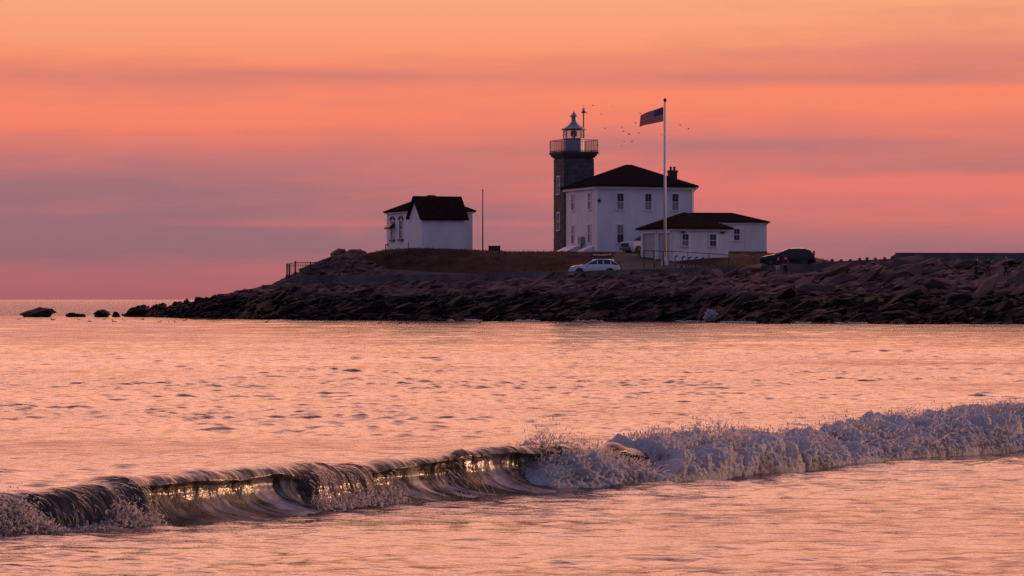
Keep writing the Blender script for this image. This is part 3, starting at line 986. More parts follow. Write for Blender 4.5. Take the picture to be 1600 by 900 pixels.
count = 0; tries = 0
while count < 215 and tries < 9000:
    tries += 1
    x = random.uniform(-46, 47)
    yw = float(np.interp(x, _shX, _shY)); yl = float(wallY(x))
    top = yl - .8 if x > -22 else max(338, yw + 9)
    t = random.random() ** 0.75
    y = yw + 0.5 + (top - yw - .5) * t
    right = np.clip((x - 8) / 22, 0, 1)
    s = random.uniform(.75, 1.25) * (1 + .45 * right * (t > .35)) * (1.0 if t > .25 else .85)
    if x < -24: s *= .75
    if blocked(x, y, s): continue
    if any(abs(x - a) < (s + c) * .62 and abs(y - b) < (s + c) * .95 for a, b, c in spots): continue
    spots.append((x, y, s)); count += 1
    z = terr1(x, y) + s * .12
    rot = (random.gauss(-.12, .22), random.gauss(-.28, .2), random.gauss(.1, .45))
    if z > 2.1 - .2 * random.random():
        me_ = random.choice(ROCKS); d_ = adj(s, me_)
        boulder(x, y, z, s, rot, d_ + ' pinkish granite boulder in dry upper bank ' + zone(x), d_ + ' dry boulders ' + zone(x), me=me_)
    else:
        me_ = random.choice(ROCKS); d_ = adj(s, me_)
        boulder(x, y, z, s, rot, d_ + ' dark wet weedy boulder low on bank ' + zone(x), d_ + ' wet boulders ' + zone(x), me=me_)
# ledge rocks above the wall at the left
for k in range(34):
    x = random.uniform(-20.5, -9.6); y = wallY(x) + random.uniform(1.0, 11.0)
    lim = (-9.6 - x) / 11.0
    if y > wallY(x) + 2.0 + 9.5 * max(lim, .05): continue
    s = random.uniform(.6, 1.15)
    boulder(x, y, terr1(x, y) + .08, s, (random.gauss(-.1, .2), random.gauss(-.2, .2), random.gauss(0, .5)),
            'grey-pink ledge rock on the slope between the railing and the boathouse', 'ledge rocks above the left end of the seawall')

# fill of smaller stones
PV, PF, base = [], [], 0
for k in range(5600):
    x = random.uniform(-47, 58)
    yw = float(np.interp(x, _shX, _shY)); yl = float(wallY(x)); top = yl - .3 if x > -22 else max(338, yw + 9)
    y = yw - .4 + (top - yw + .4) * (random.random() if k < 3400 else random.uniform(.5, 1)); ledge = k > 5000
    if ledge:
        x = random.uniform(-21, -9.6); y = float(wallY(x)) + 1 + random.random() * (1 + 9.5 * (-9.6 - x) / 11)
    s = random.uniform(.22, .62) if k < 3400 else random.uniform(.3, .85); me = random.choice(SMALL)
    if blocked(x, y, s): s *= .4
    mt = Matrix.Translation((x, y, terr1(x, y) + s * .1)) @ Euler((random.gauss(0, .22), random.gauss(-.2, .2), random.gauss(0, .7))).to_matrix().to_4x4() @ Matrix.Diagonal((s * 1.45, s, s * .8, 1))
    PV += [mt @ v.co for v in me.vertices]; PF += [[i + base for i in p.vertices] for p in me.polygons]; base += len(me.vertices)
tag(raw_mesh('rubble', PV, PF, M['rock']), 'small broken granite stones filling gaps between the shore boulders', 'rubble', kind='stuff')

# rocks standing clear of the bank
def lone(px0, px1, py0, py1, Y, label, seed, group=None, tilt=0.0, depth=1.0, name='sea_rock', boxy=.30):
    a, bb = at(px0, py1, Y), at(px1, py0, Y)
    hw = (bb.x - a.x) / 2 * 1.14; hh = (bb.z - a.z) / 2 * 1.35
    me = hull_rock(seed, (1, 1, 1), 26, 0, boxy)
    bm = bmesh.new(); bm.from_mesh(me)
    bmesh.ops.subdivide_edges(bm, edges=bm.edges, cuts=2, use_grid_fill=True)
    bmesh.ops.triangulate(bm, faces=bm.faces)
    rr = random.Random(seed)
    for v in bm.verts:
        q = Vector((v.co.x * 1.7 + seed, v.co.y * 1.7, v.co.z * 1.7)); nz = float(fbm(np.array([tuple(q)]), 3, .6, 7)[0])
        v.co *= 1 + .22 * nz + rr.uniform(-.03, .03); v.co.z += .22 * v.co.x * (1 if tilt else 0)
    bm.to_mesh(me); bm.free()
    o = bpy.data.objects.new(name, me); COL.objects.link(o)
    o.location = ((a.x + bb.x) / 2, Y, bb.z - hh * .92); o.scale = (hw, hw * depth, hh); o.rotation_euler = (0, tilt, 0)
    return tag(o, label, 'rock', group)


lone(34, 84, 481.5, 497, 366, 'largest dark rock standing alone in the sea at far left', 501, tilt=-.10)
lone(103, 120, 487.5, 496, 366, 'small dark rock just left of a flat twin in the sea', 502)
lone(116, 134, 488.5, 496, 365, 'flat dark rock touching a pointed neighbour in open water', 503)
lone(146, 173, 483.5, 496, 366, 'sloping dark wedge rock left of the point tip', 504, tilt=.15)
lone(175, 188, 487, 496, 367, 'tiny dark rock beside the first rocks of the point', 505)
lone(193, 240, 477, 497, 372, 'long low dark boulder forming the tip of the point', 506, tilt=-.12)
lone(233, 261, 472, 497, 372, 'hump-backed dark boulder second from the tip of the point', 507)
lone(262, 287, 470, 497, 370, 'round dark boulder third from the tip of the point', 508)
lone(286, 302, 466.5, 492, 368, 'upright dark boulder on the ridge of the low point', 509)
lone(375, 392, 452, 470, 352, 'small dark rock on the skyline left of the railing', 510)
lone(394, 414, 448, 470, 350, 'dark skyline boulder nearer the railing on the left slope', 511)
lone(422, 450, 438, 466, 344, 'dark boulder at the foot of the railing on the left slope', 512)
lone(294, 332, 497.2, 502.5, 318, 'low flat reef rock awash left of the bank', 513, depth=.6, name='reef_rock')
lone(320, 356, 498.4, 503.5, 314, 'flat dark reef rock awash, right end of the left reef', 514, depth=.6, name='reef_rock')
lone(425, 452, 506.2, 509.5, 268, 'single flat rock barely above water before the left bank', 515, depth=.5, name='reef_rock')
lone(1098, 1134, 505.2, 509, 268, 'flat dark rock in the water in front of the white splash', 516, depth=.5, name='reef_rock')
lone(678, 700, 498.5, 503.5, 297, 'low wet rock at the waterline below the boathouse', 517, depth=.6, name='reef_rock')
lone(515, 541, 388, 410, 333, 'pointed dark boulder at left of the pile on the skyline', 520, boxy=.4)
lone(536, 572, 389, 411, 332, 'broad dark boulder at right of the pile on the skyline', 521)
lone(500, 516, 407.5, 422, 330, 'small rounded boulder at the right end of the railing', 522)
lone(1224, 1236, 472, 482, 275, 'single pale stone among dark weed below the dark car', 523)
PALE = mat('pale_stone', (0.34, 0.27, 0.25), .85, .25, 4, .4, 9, spec=.2)
bpy.data.objects['sea_rock'].data  # first one keeps the shared granite
[o for o in bpy.data.objects if o.get('label', '').startswith('single pale')][0].data.materials[0] = PALE

# splash of white water on the rocks, and the thin foam edge
def blob(name, c, r, n, label, sq=(1, 1, 1), rad=.05):
    P = RNG.normal(size=(n, 3)); P /= np.linalg.norm(P, axis=1)[:, None]; P *= RNG.uniform(.3, 1, (n, 1)) ** .5
    P = P * np.array(sq) * r; P[:, 2] = np.abs(P[:, 2] + r * sq[2] * .6)
    P *= 1 + .35 * fbm(P * 2.5 / r, 2, .5, 5)[:, None]
    d = P / (np.linalg.norm(P, axis=1)[:, None] + 1e-6)
    drops(name, P + np.array(c), np.clip(RNG.lognormal(math.log(rad), .5, n), rad * .3, rad * 2.5), d, RNG.uniform(0, 1, n), label, M['foam'])


c = at(1111, 502, 280)
blob('splash', (c.x, c.y, 0.12), .55, 2600, 'white burst of spray where a wavelet hits the dark rocks', (1.05, .8, 1.05), .034)
EP, ER = [], []
for (pa, pb, num) in ((700, 708, 20), (730, 750, 90), (806, 840, 90), (900, 940, 40), (1060, 1100, 60), (1128, 1176, 220), (1240, 1262, 30), (1310, 1350, 60)):
    for _ in range(num):
        px = random.uniform(pa, pb); X = None
        s = (px - 800) / F
        for Y in np.arange(250, 320, .4):
            if Y > np.interp(s * Y, _shX, _shY): break
        EP.append((s * Y + random.gauss(0, .1), Y - abs(random.gauss(1.2, .8)), .03 + abs(random.gauss(0, .05)))); ER.append(random.uniform(.02, .07))
EP = np.array(EP); ER = np.array(ER); dd = np.tile(np.array([[1.0, 0, 0]]), (len(EP), 1))
drops('shore_foam', EP, ER, dd, RNG.uniform(1, 5, len(EP)), 'thin broken line of white foam along the foot of the rocks', M['foam'])

# dry grass along the brow of the bank
GV, GF = [], []
for k in range(9000):
    x = random.uniform(-14, 34); y = wallY(x) + random.uniform(7, 34) if random.random() < .6 else random.uniform(326, 350)
    if x > 6 and y > 312 and x < 27: continue
    z = terr1(x, y) - .03; hgt = random.uniform(.05, .15) * random.choice((1, 1, 1, 2)); a = random.uniform(0, 6.28); ww = random.uniform(.02, .05)
    lx, ly = random.gauss(0, .08), random.gauss(0, .08); bI = len(GV)
    GV += [(x - ww * math.cos(a), y - ww * math.sin(a), z), (x + ww * math.cos(a), y + ww * math.sin(a), z), (x + lx, y + ly, z + hgt)]
    GF.append((bI, bI + 1, bI + 2))
tag(raw_mesh('grass', GV, GF, M['grass_blade']), 'dry brown grass on the bank around the buildings', 'grass', kind='stuff')

# ------------------------------------------------------------------ buildings
TH = R(18)


def hip_roof(x0, x1, y0, y1, ze, zr, ov, rx0, rx1, ry0=None, ry1=None, th=0.18):
    """hip roof solid: eaves rectangle grown by ov, ridge from (rx0) to (rx1) at the middle of y"""
    x0 -= ov; x1 += ov; y0 -= ov; y1 += ov
    ym = (y0 + y1) / 2; a = ry0 if ry0 is not None else ym; b2 = ry1 if ry1 is not None else ym
    b = MB()
    v = [(x0, y0, ze), (x1, y0, ze), (x1, y1, ze), (x0, y1, ze), (x0, y0, ze + th), (x1, y0, ze + th), (x1, y1, ze + th), (x0, y1, ze + th), (rx0, a, zr), (rx1, b2, zr)]
    f = [(3, 2, 1, 0), (0, 1, 5, 4), (1, 2, 6, 5), (2, 3, 7, 6), (3, 0, 4, 7), (4, 5, 9, 8), (5, 6, 9), (6, 7, 8, 9), (7, 4, 8)]
    return b.add(v, f)


def hip_caps(pts, r=0.06):
    b = MB()
    for a, c in pts: b.tube(a, c, r, n=6)
    return b


def window(parent, face, u0, u1, z0, z1, upper, lower, fr=.09, sill=True, depth=.07, split=.5, muntin=True):
    """face: 'y' = wall plane y=face_pos normal -y ; 'x' = wall plane x=pos normal -x. u along the wall"""
    kind, pos = face
    def bx(b, a0, a1, q0, q1, h0, h1):
        if kind == 'y': b.box(a0, a1, pos - q1, pos - q0, h0, h1)
        else: b.box(pos - q1, pos - q0, a0, a1, h0, h1)
    b = MB()
    bx(b, u0 - fr, u0, -.02, depth, z0, z1); bx(b, u1, u1 + fr, -.02, depth, z0, z1)
    bx(b, u0 - fr, u1 + fr, -.02, depth + .01, z1, z1 + fr * 1.3); zm = z0 + (z1 - z0) * split
    bx(b, u0, u1, -.02, depth * .7, zm - .03, zm + .03)
    wdw = b.build('window', M['white_trim'], parent)
    for (q0, q1, mm, nm) in ((z0, zm - .03, lower, 'lower_pane'), (zm + .03, z1, upper, 'upper_pane')):
        p = MB(); bx(p, u0, u1, -.02, .012, q0, q1); p.build('pane', mm, wdw)
    if muntin:
        mb = MB(); um = (u0 + u1) / 2
        bx(mb, um - .009, um + .009, 0, .02, z0, zm - .03); bx(mb, um - .009, um + .009, 0, .03, zm + .03, z1)
        mb.build('muntin', M['white_trim'], wdw)
    if sill:
        s = MB(); bx(s, u0 - fr - .05, u1 + fr + .05, -.02, depth + .07, z0 - .11, z0); s.build('sill', M['white_trim'], wdw)
    return wdw


# --- keeper's house
HC = at(933, 393, 333.0)
HL, HWd = 10.58, 9.77
zb = HC.z; ze = wz(291.5, 333) - zb; zr = wz(256.5, 338) - zb
house = thing('house', 'two-storey white house with dark pyramid roof and chimney beside the lighthouse', 'house', HC, TH)
MB().box(0, HL, 0, HWd, -1.2, ze).build('wall', M['white_wall'], house)
b = MB(); b.box(-.13, HL + .13, -.13, HWd + .13, -1.2, -.02).build('foundation', M['concrete'], house)
b = MB(); b.box(-.32, HL + .32, -.32, HWd + .32, ze - .22, ze + .02); b.build('cornice', M['white_trim'], house)
b = MB()
for (x, y) in ((0, 0), (HL, 0), (0, HWd)): b.box(x - .04, x + .22 if x == 0 else x + .04, y - .04, y + .22 if y == 0 else y + .04, 0, ze - .22)
b.build('corner_board', M['white_trim'], house)
roof = hip_roof(0, HL, 0, HWd, ze + .022, zr, .55, HL / 2 - .35, HL / 2 + .35).build('roof', M['roof'], house)
cx, cy = HL * .915, 3.4
chb = MB(); chb.box(cx - .42, cx + .42, cy - .32, cy + .32, ze + .4, ze + 1.95); chb.box(cx - .5, cx + .5, cy - .4, cy + .4, ze + 1.7, ze + 1.86)
ch = chb.build('chimney', M['chimney'], roof)
for k in (-1, 1): MB().lathe([(.13, 0), (.13, .3), (.16, .32), (.16, .38)], 8, (cx + k * .2, cy, ze + 1.952)).build('chimney_pot', M['chimney'], roof)
sx = 14.25   # pixels per metre along the long wall
for px_, row in ((969, 2), (1012, 2), (1053, 2), (969, 1)):
    u = (px_ - 933) / (F / 334.5 * math.cos(TH)) ; u *= 1 + .0035 * u
    z0, z1 = (wz(327.5, 334) - zb, wz(302.5, 334) - zb) if row == 2 else (wz(379.5, 334) - zb, wz(351.5, 334) - zb)
    if row == 2: window(house, ('y', 0), u - .34, u + .34, z0, z1, M['pane_dark'] if px_ != 1053 else M['pane_dark'], M['pane_blind_sheen'])
    else: window(house, ('y', 0), u - .34, u + .34, z0, z1, M['pane_blind_sheen'], M['pane_dark'])
for px_ in (898, 922.5):
    u = (933 - px_) / (F / 337 * math.sin(TH))
    for row in (2, 1):
        z0, z1 = (wz(327.5, 337) - zb, wz(302.5, 337) - zb) if row == 2 else (wz(379.5, 337) - zb, wz(351.5, 337) - zb)
        window(house, ('x', 0), u - .42, u + .42, z0, z1, M['pane_blind_sheen'], M['pane_dark'])
b = MB(); b.box(.05, .35, -.22, -.03, 5.15, 5.4); b.tube((.2, -.12, 5.4), (.2, -.12, 5.55), .05); b.build('wall_lamp', M['dark_metal'], house)
b = MB(); b.tube((HL + .1, -.12, ze - .25), (HL + .1, -.12, .1), .06); b.tube((HL + .5, -.45, ze + .02), (HL + .1, -.12, ze - .45), .06); b.build('downspout', M['white_trim'], house)
b = MB(); b.box(-.45, -.03, 3.9, 4.9, .85, 1.6); b.box(-.3, -.1, 4.3, 4.45, 0, .85); b.build('meter_box', M['iron_grey'], house)
b = MB()
for (y0, y1, hh, xl) in ((5.6, 9.4, .75, -1.5), (1.2, 3.2, .55, -1.1)):
    b.add([(-.02, y0, -.4), (-.02, y1, -.4), (xl, y0, -.4), (xl, y1, -.4), (-.02, y0, hh), (-.02, y1, hh), (xl, y0, .1), (xl, y1, .1)],
          [(0, 1, 5, 4), (2, 6, 7, 3), (4, 5, 7, 6), (0, 4, 6, 2), (1, 3, 7, 5), (0, 2, 3, 1)])
b.build('bulkhead', M['white_trim'], house)

# --- granite light tower
TC = at(881.3, 391, 343.0); ta = 3.40
tz = TC.z; deck = wz(238, 343) - tz
tower = thing('lighthouse', 'square grey granite lighthouse tower with railed gallery and domed lantern', 'lighthouse', TC, TH)
MB().box(.06, ta - .06, .06, ta - .06, -1.5, deck - .5).build('wall', M['granite_dark'], tower)
blk = MB(); rr = random.Random(3)
H0 = .43; nrow = int((deck - .52) / H0)
for r in range(nrow):
    z0 = r * H0; z1 = z0 + H0 - .022
    for side in range(4):
        u = -.0 if side % 2 == 0 else .0
        off = .0 if r % 2 == 0 else .42
        cuts = [0.0] + [c for c in np.arange(.85 - off + rr.uniform(-.06, .06), ta - .3, .86)] + [ta]
        for a, c in zip(cuts[:-1], cuts[1:]):
            pr = rr.uniform(0, .035)
            a2, c2 = a + .011, c - .011
            if side == 0: blk.box(a2, c2, -pr, .12, z0, z1)
            elif side == 1: blk.box(-pr, .12, a2, c2, z0, z1)
            elif side == 2: blk.box(a2, c2, ta - .12, ta + pr, z0, z1)
            else: blk.box(ta - .12, ta + pr, a2, c2, z0, z1)
tag(blk.build('granite_block', M['granite'], tower), kind='stuff')
b = MB(); b.box(-.12, ta + .12, -.12, ta + .12, deck - .52, deck - .34); b.box(-.26, ta + .26, -.26, ta + .26, deck - .34, deck - .14); b.build('cornice', M['granite_dark'], tower)
ov = .40
gal = MB().box(-ov, ta + ov, -ov, ta + ov, deck - .14, deck + .12).build('gallery_deck', M['granite_dark'], tower)
for zc in (deck - 3.6 + 0, deck - 7.5):
    z1 = zc + 1.0; z0 = zc - .95
    b = window(tower, ('x', 0), ta / 2 - .36, ta / 2 + .36, z0 + .15, z1, M['pane_dark'], M['pane_dark'], fr=.11, depth=.10)
cxy = ta / 2
RH = wz(218, 343) - tz - deck - .12
rail = MB()
cs = [(-ov + .08, -ov + .08), (ta + ov - .08, -ov + .08), (ta + ov - .08, ta + ov - .08), (-ov + .08, ta + ov - .08)]
for k in range(4):
    p, q = cs[k], cs[(k + 1) % 4]
    for zz in (RH, .12): rail.tube((p[0], p[1], deck + .12 + zz), (q[0], q[1], deck + .12 + zz), .03, n=6)
rl = rail.build('railing', M['rail_iron'], tower)
proto = None
for k in range(4):
    p, q = Vector(cs[k] + (0,)), Vector(cs[(k + 1) % 4] + (0,))
    nb = 16
    for j in range(nb):
        pos = p.lerp(q, j / nb)
        rad = .045 if j == 0 else .02
        if proto is None or j == 0:
            bo = MB().tube((0, 0, 0), (0, 0, RH), rad, n=6).build('railing_post' if j == 0 else 'baluster', M['rail_iron'], rl)
            if j: proto = bo
        else:
            bo = proto.copy(); COL.objects.link(bo); bo.parent = rl
        bo.location = (pos.x, pos.y, deck + .12)
# lantern: eight-sided drum, glass, dome, ventilator
d0 = deck + .122; gz0 = wz(216, 344.5) - tz; gz1 = wz(201.5, 344.5) - tz
r8 = 1.13; lx = ly = cxy
MB().lathe([(r8, d0), (r8, gz0 - .06), (r8 + .06, gz0 - .06), (r8 + .06, gz0)], 8, (lx, ly, 0), rot=R(22.5)).build('lantern_drum', M['iron_grey'], tower)
fr_ = MB()
pts = [Vector((lx + r8 * math.cos(R(22.5 + 45 * k)), ly + r8 * math.sin(R(22.5 + 45 * k)), 0)) for k in range(8)]
pan = []
for k in range(8):
    p, q = pts[k], pts[(k + 1) % 8]
    fr_.tube((p.x, p.y, gz0), (p.x, p.y, gz1), .05, n=6)
    fr_.tube((p.x, p.y, gz1 - .03), (q.x, q.y, gz1 - .03), .05, n=6)
    m_ = p.lerp(q, .5); a_, b_ = (p, m_) if k % 2 else (q, m_)
    fr_.tube((a_.x, a_.y, gz0), (b_.x, b_.y, gz1), .022, n=5)
lf = fr_.build('lantern_frame', M['iron_grey'], tower)
for k in range(8):
    p, q = pts[k], pts[(k + 1) % 8]; c0 = Vector((lx, ly, 0)); i_ = lambda v: c0.lerp(v, .955)
    P_, Q_, P2, Q2 = i_(p), i_(q), c0.lerp(p, .945), c0.lerp(q, .945)
    MB().add([(P_.x, P_.y, gz0), (Q_.x, Q_.y, gz0), (Q_.x, Q_.y, gz1), (P_.x, P_.y, gz1), (P2.x, P2.y, gz0), (Q2.x, Q2.y, gz0), (Q2.x, Q2.y, gz1), (P2.x, P2.y, gz1)],
             [(0, 1, 2, 3), (4, 7, 6, 5), (0, 4, 5, 1), (3, 2, 6, 7)]).build('lantern_pane', M['glass'], lf)
dz1 = wz(189.5, 344.5) - tz; dz2 = wz(180.5, 344.5) - tz; dz3 = wz(171, 344.5) - tz
hh = dz1 - gz1
MB().lathe([(r8 + .22, gz1 - .05), (r8 + .24, gz1 + .04), (r8 - .02, gz1 + .2 * hh), (r8 * .74, gz1 + .42 * hh), (r8 * .46, gz1 + .68 * hh), (r8 * .30, gz1 + .95 * hh), (.26, dz1 + .03)], 8, (lx, ly, 0), rot=R(22.5)).build('dome_roof', M['iron_grey'], tower)
MB().lathe([(.24, dz1), (.27, dz1 + .12), (.26, dz2 - .12), (.42, dz2 - .1), (.42, dz2 - .02), (.2, dz2 + .2), (.09, dz2 + .38), (.03, dz2 + .45), (.015, dz3)], 12, (lx, ly, 0)).build('ventilator', M['iron_grey'], tower, smooth=False)
zm = (gz0 + gz1) / 2
MB().lathe([(.14, gz0 + .003), (.16, zm - .32), (.30, zm - .28), (.36, zm - .05), (.36, zm + .12), (.28, zm + .3), (.1, zm + .36)], 12, (lx, ly, 0)).build('lens', M['chimney'], tower)
b = MB(); b.tube((lx + 1.15, ly + .1, deck + .12), (lx + 1.15, ly + .1, wz(176, 344.5) - tz), .07, n=8)
sp_ = b.build('beacon_pole', M['rust_metal'], tower)
zt_ = wz(176, 344.5) - tz
MB().lathe([(.10, 0), (.24, .04), (.26, .12), (.2, .2), (.12, .28)], 10, (lx + 1.15, ly + .1, zt_)).build('beacon_lamp', M['rust_metal'], sp_)
MB().ball((lx + 1.15, ly + .1, zt_ + .42), .17, 8).build('beacon_lens', M['lamp_clear'], sp_)  # ball coloured pale all over to carry the sun's white glint
MB().tube((lx + 1.15, ly + .1, zt_ + .5), (lx + 1.15, ly + .1, zt_ + .85), .02, n=5).build('beacon_spike', M['rust_metal'], sp_)

# --- garage
GC = at(1052, 407.5, 317.0); GT = R(27); gl, gw = 6.35, 6.55
gzb = GC.z; ge = wz(357.5, 317) - gzb; gr = wz(331, 320) - gzb
gar = thing('garage', 'low white garage with dark hip roof and two overhead doors behind the flagpole', 'garage', GC, GT)
MB().box(0, gl, 0, gw, -1.0, ge).build('wall', M['white_wall'], gar)
MB().box(-.22, gl + .22, -.22, gw + .22, ge - .18, ge + .01).build('cornice', M['white_trim'], gar)
hip_roof(0, gl, 0, gw, ge + .012, gr, .42, gl / 2 - .12, gl / 2 + .12, th=.15).build('roof', M['roof'], gar)
for px_ in (1071, 1115.5):
    u = (px_ - 1052) / (F / 318.5 * math.cos(GT))
    window(gar, ('y', 0), u - .36, u + .36, wz(384.5, 318) - gzb, wz(366, 318) - gzb, M['pane_dark'], M['pane_blind_sheen'] if px_ < 1100 else M['pane_dark'])
for (pa, pb) in ((1010, 1028.5), (1032.5, 1049)):
    u0 = (1052 - pb) / (F / 319.5 * math.sin(GT)); u1 = (1052 - pa) / (F / 320.5 * math.sin(GT))
    fr2 = MB(); hz = wz(364, 319) - gzb
    fr2.box(-.16, .02, u0 - .14, u0, 0, hz); fr2.box(-.16, .02, u1, u1 + .14, 0, hz); fr2.box(-.18, .02, u0 - .14, u1 + .14, hz, hz + .16)
    gd = fr2.build('garage_door', M['white_trim'], gar)
    for k in range(4):
        zz = .02 + (hz - .02) * k / 4
        MB().box(-.025, .02, u0 + .005, u1 - .005, zz, zz + (hz - .02) / 4 - .02).build('door_panel', M['door'], gd)
b = MB(); b.box(.9, 1.3, -.16, -.002, ge - .42, ge - .24); b.box(gl - .9, gl - .5, -.16, -.002, ge - .42, ge - .24); b.build('soffit_lamp', M['dark_metal'], gar)

# --- wing behind the garage
WC = at(1198, 394.5, 334.0); wl, wd = 9.6, 6.0
wzb = WC.z; we = wz(347.8, 333) - wzb; wr = wz(332.5, 337) - wzb
wing = thing('outbuilding', 'long low white building with dark hip roof at right, behind the garage', 'building', (WC.x - wl * math.cos(R(8)), WC.y - wl * math.sin(R(8)), wzb), R(8))
MB().box(0, wl, 0, wd, -1.0, we).build('wall', M['white_wall'], wing)
MB().box(-.15, wl + .15, -.15, wd + .15, we - .16, we + .01).build('cornice', M['white_trim'], wing)
hip_roof(0, wl, 0, wd, we + .012, wr, .32, 2.2, wl - 3.1, th=.12).build('roof', M['roof'], wing)
MB().box(-.04, wl + .04, -.04, wd + .04, -1.0, .12).build('foundation', M['concrete'], wing)
u = wl - (1198 - 1150.5) / (F / 333.0 * math.cos(R(8)))
window(wing, ('y', 0), u - .30, u + .30, wz(375, 333) - wzb, wz(357.5, 333) - wzb, M['pane_dark'], M['pane_dark'])
u = wl - (1198 - 1164) / (F / 333.0 * math.cos(R(8)))
MB().tube((u, -.06, .1), (u, -.06, we - .16), .045, n=6).build('downspout', M['white_trim'], wing)

# --- boathouse at left
BT = R(22); BC = at(640, 388.5, 334.0); bl = 7.05
bzb = BC.z; be = wz(330.5, 335) - bzb; br = wz(304.5, 338) - bzb
boat = thing('boathouse', 'small white building with dark hip roof and front gable on the grassy brow at left', 'building', BC, BT)
MB().box(0, bl, 0, bl, -1.2, be).build('wall', M['white_wall'], boat)
MB().box(-.2, bl + .2, -.2, bl + .2, be - .12, be + .01).build('cornice', M['white_trim'], boat)
hip_roof(0, bl, 0, bl, be + .012, br, .32, bl / 2 - .1, bl / 2 + .5, th=.14).build('roof', M['roof'], boat)
el_, ed = 4.75, 3.7
eg = wz(306.5, 333) - bzb; tk = .17; ov = .34
sl = (eg - (wz(344, 331) - bzb) - tk) / (ed / 2 + ov); ee = eg - sl * ed / 2 - tk; ew = eg - tk * 1.9
b = MB(); ym = -ed / 2
v = [(-.05, -ed, -1.2), (-.05, -.003, -1.2), (-.05, -.003, ee), (-.05, ym, ew), (-.05, -ed, ee)]
v2 = [(el_, a[1], a[2]) for a in v]
b.add(v + v2, [(0, 1, 2, 3, 4), (9, 8, 7, 6, 5), (0, 4, 9, 5), (4, 3, 8, 9), (3, 2, 7, 8), (2, 1, 6, 7), (0, 5, 6, 1)])
b.build('gable_wing', M['white_wall'], boat)
b = MB()
yf = -ed - ov; yb2 = ov * .6
zf = eg - sl * (ym - yf)
v = [(-ov, yf, zf), (-ov, ym, eg), (-ov, yb2 + 0, eg - sl * (yb2 - ym)), (-ov, yb2, eg - sl * (yb2 - ym) - tk), (-ov, ym, eg - tk * 1.5), (-ov, yf, zf - tk)]
v2 = [(el_ + ov, a[1], a[2]) for a in v]
b.add(v + v2, [(0, 1, 2, 3, 4, 5), (11, 10, 9, 8, 7, 6), (0, 6, 7, 1), (1, 7, 8, 2), (2, 8, 9, 3), (3, 9, 10, 4), (4, 10, 11, 5), (5, 11, 6, 0)])
b.build('gable_roof', M['roof'], boat)
for k, px_ in enumerate((611.3, 625.8)):
    u = (640 - px_) / (F / 336.5 * math.sin(BT))
    z0 = wz(372.5, 336) - bzb; z1 = wz(345, 336) - bzb
    wn = window(boat, ('x', 0), u - .48, u + .48, z0, z1, M['pane_blind_sheen'] if k == 0 else M['pane_dark'], M['pane_blind_sheen'] if k == 0 else M['pane_dark'], fr=.06, sill=False, muntin=(k == 1))
    s = MB().box(-.2, -.002, u - .68, u + .68, z0 - .26, z0 - .06); s.build('sill', M['dark_metal'], wn)
    ar = MB()
    for j in range(9):
        a0, a1 = math.pi * j / 9, math.pi * (j + 1) / 9
        ar.add([(-.14, u + .68 * math.cos(t) * f, z1 + .10 + .46 * math.sin(t) * f) for t in (a0, a1) for f in (.68, 1)] + [(.02, u + .68 * math.cos(t) * f, z1 + .10 + .46 * math.sin(t) * f) for t in (a0, a1) for f in (.68, 1)],
               [(0, 1, 3, 2), (4, 6, 7, 5), (0, 4, 5, 1), (2, 3, 7, 6), (0, 2, 6, 4), (1, 5, 7, 3)])
    ar.build('arched_lintel', M['dark_metal'], wn)
    if k == 0:
        aw = MB(); zc = z1 - .1
        aw.add([(-.02, u - .62, zc), (-.02, u + .62, zc), (-.72, u - .66, zc - .55), (-.72, u + .66, zc - .55), (-.02, u - .62, zc - .55), (-.02, u + .62, zc - .55), (-.72, u - .66, zc - .75), (-.72, u + .66, zc - .75)],
               [(0, 1, 3, 2), (2, 3, 7, 6), (0, 2, 6, 4), (1, 5, 7, 3), (4, 6, 7, 5)])
        aw.build('awning', M['dark_metal'], wn)

# small posts near it
def simple_post(name, px, py0, py1, Y, r, label, m, cat='post', bend=False, group=None):
    a, bb = at(px, py1, Y), at(px, py0, Y)
    b = MB(); b.tube((0, 0, -.3), (0, 0, bb.z - a.z), r, n=8)
    if bend: b.tube((0, 0, bb.z - a.z), (.28, -.05, bb.z - a.z + .02), r, n=6); b.tube((.28, -.05, bb.z - a.z), (.3, -.05, bb.z - a.z - .2), r, n=6)
    else: b.ball((0, 0, bb.z - a.z), r * 1.3, 8)
    o = b.build(name, m, None, loc=a); return tag(o, label, cat, group)


simple_post('vent_pipe', 602.5, 382, 390, 331, .05, 'bent dark pipe standing at the left corner of the boathouse', M['dark_metal'], 'pipe', True)
simple_post('marker_post', 638, 379, 388.5, 329, .04, 'thin short post in front of the boathouse gable', M['dark_metal'])

# tall bare pole and dark cabinet on the brow
p0 = at(754.3, 391.5, 336); tp = wz(298, 336) - p0.z
t_ = thing('tall_pole', 'thin bare tall pole standing between boathouse and lighthouse', 'pole', p0)
MB().tube((0, 0, -.4), (0, 0, tp), .075, .045, n=8).build('shaft', M['rust_metal'], t_)
MB().ball((0, 0, tp + .04), .09, 8).build('cap', M['rust_metal'], t_)
p0 = at(772.5, 393.5, 335)
t_ = thing('cabinet', 'low dark box cabinet on the grass right of the thin pole', 'cabinet', p0)
b = MB(); b.box(-.62, .62, -.35, .35, -.25, .58); b.build('cabinet_body', M['dark_metal'], t_)
b = MB(); b.box(-.66, .66, -.39, .39, .583, .64); b.build('lid', M['dark_metal'], t_)

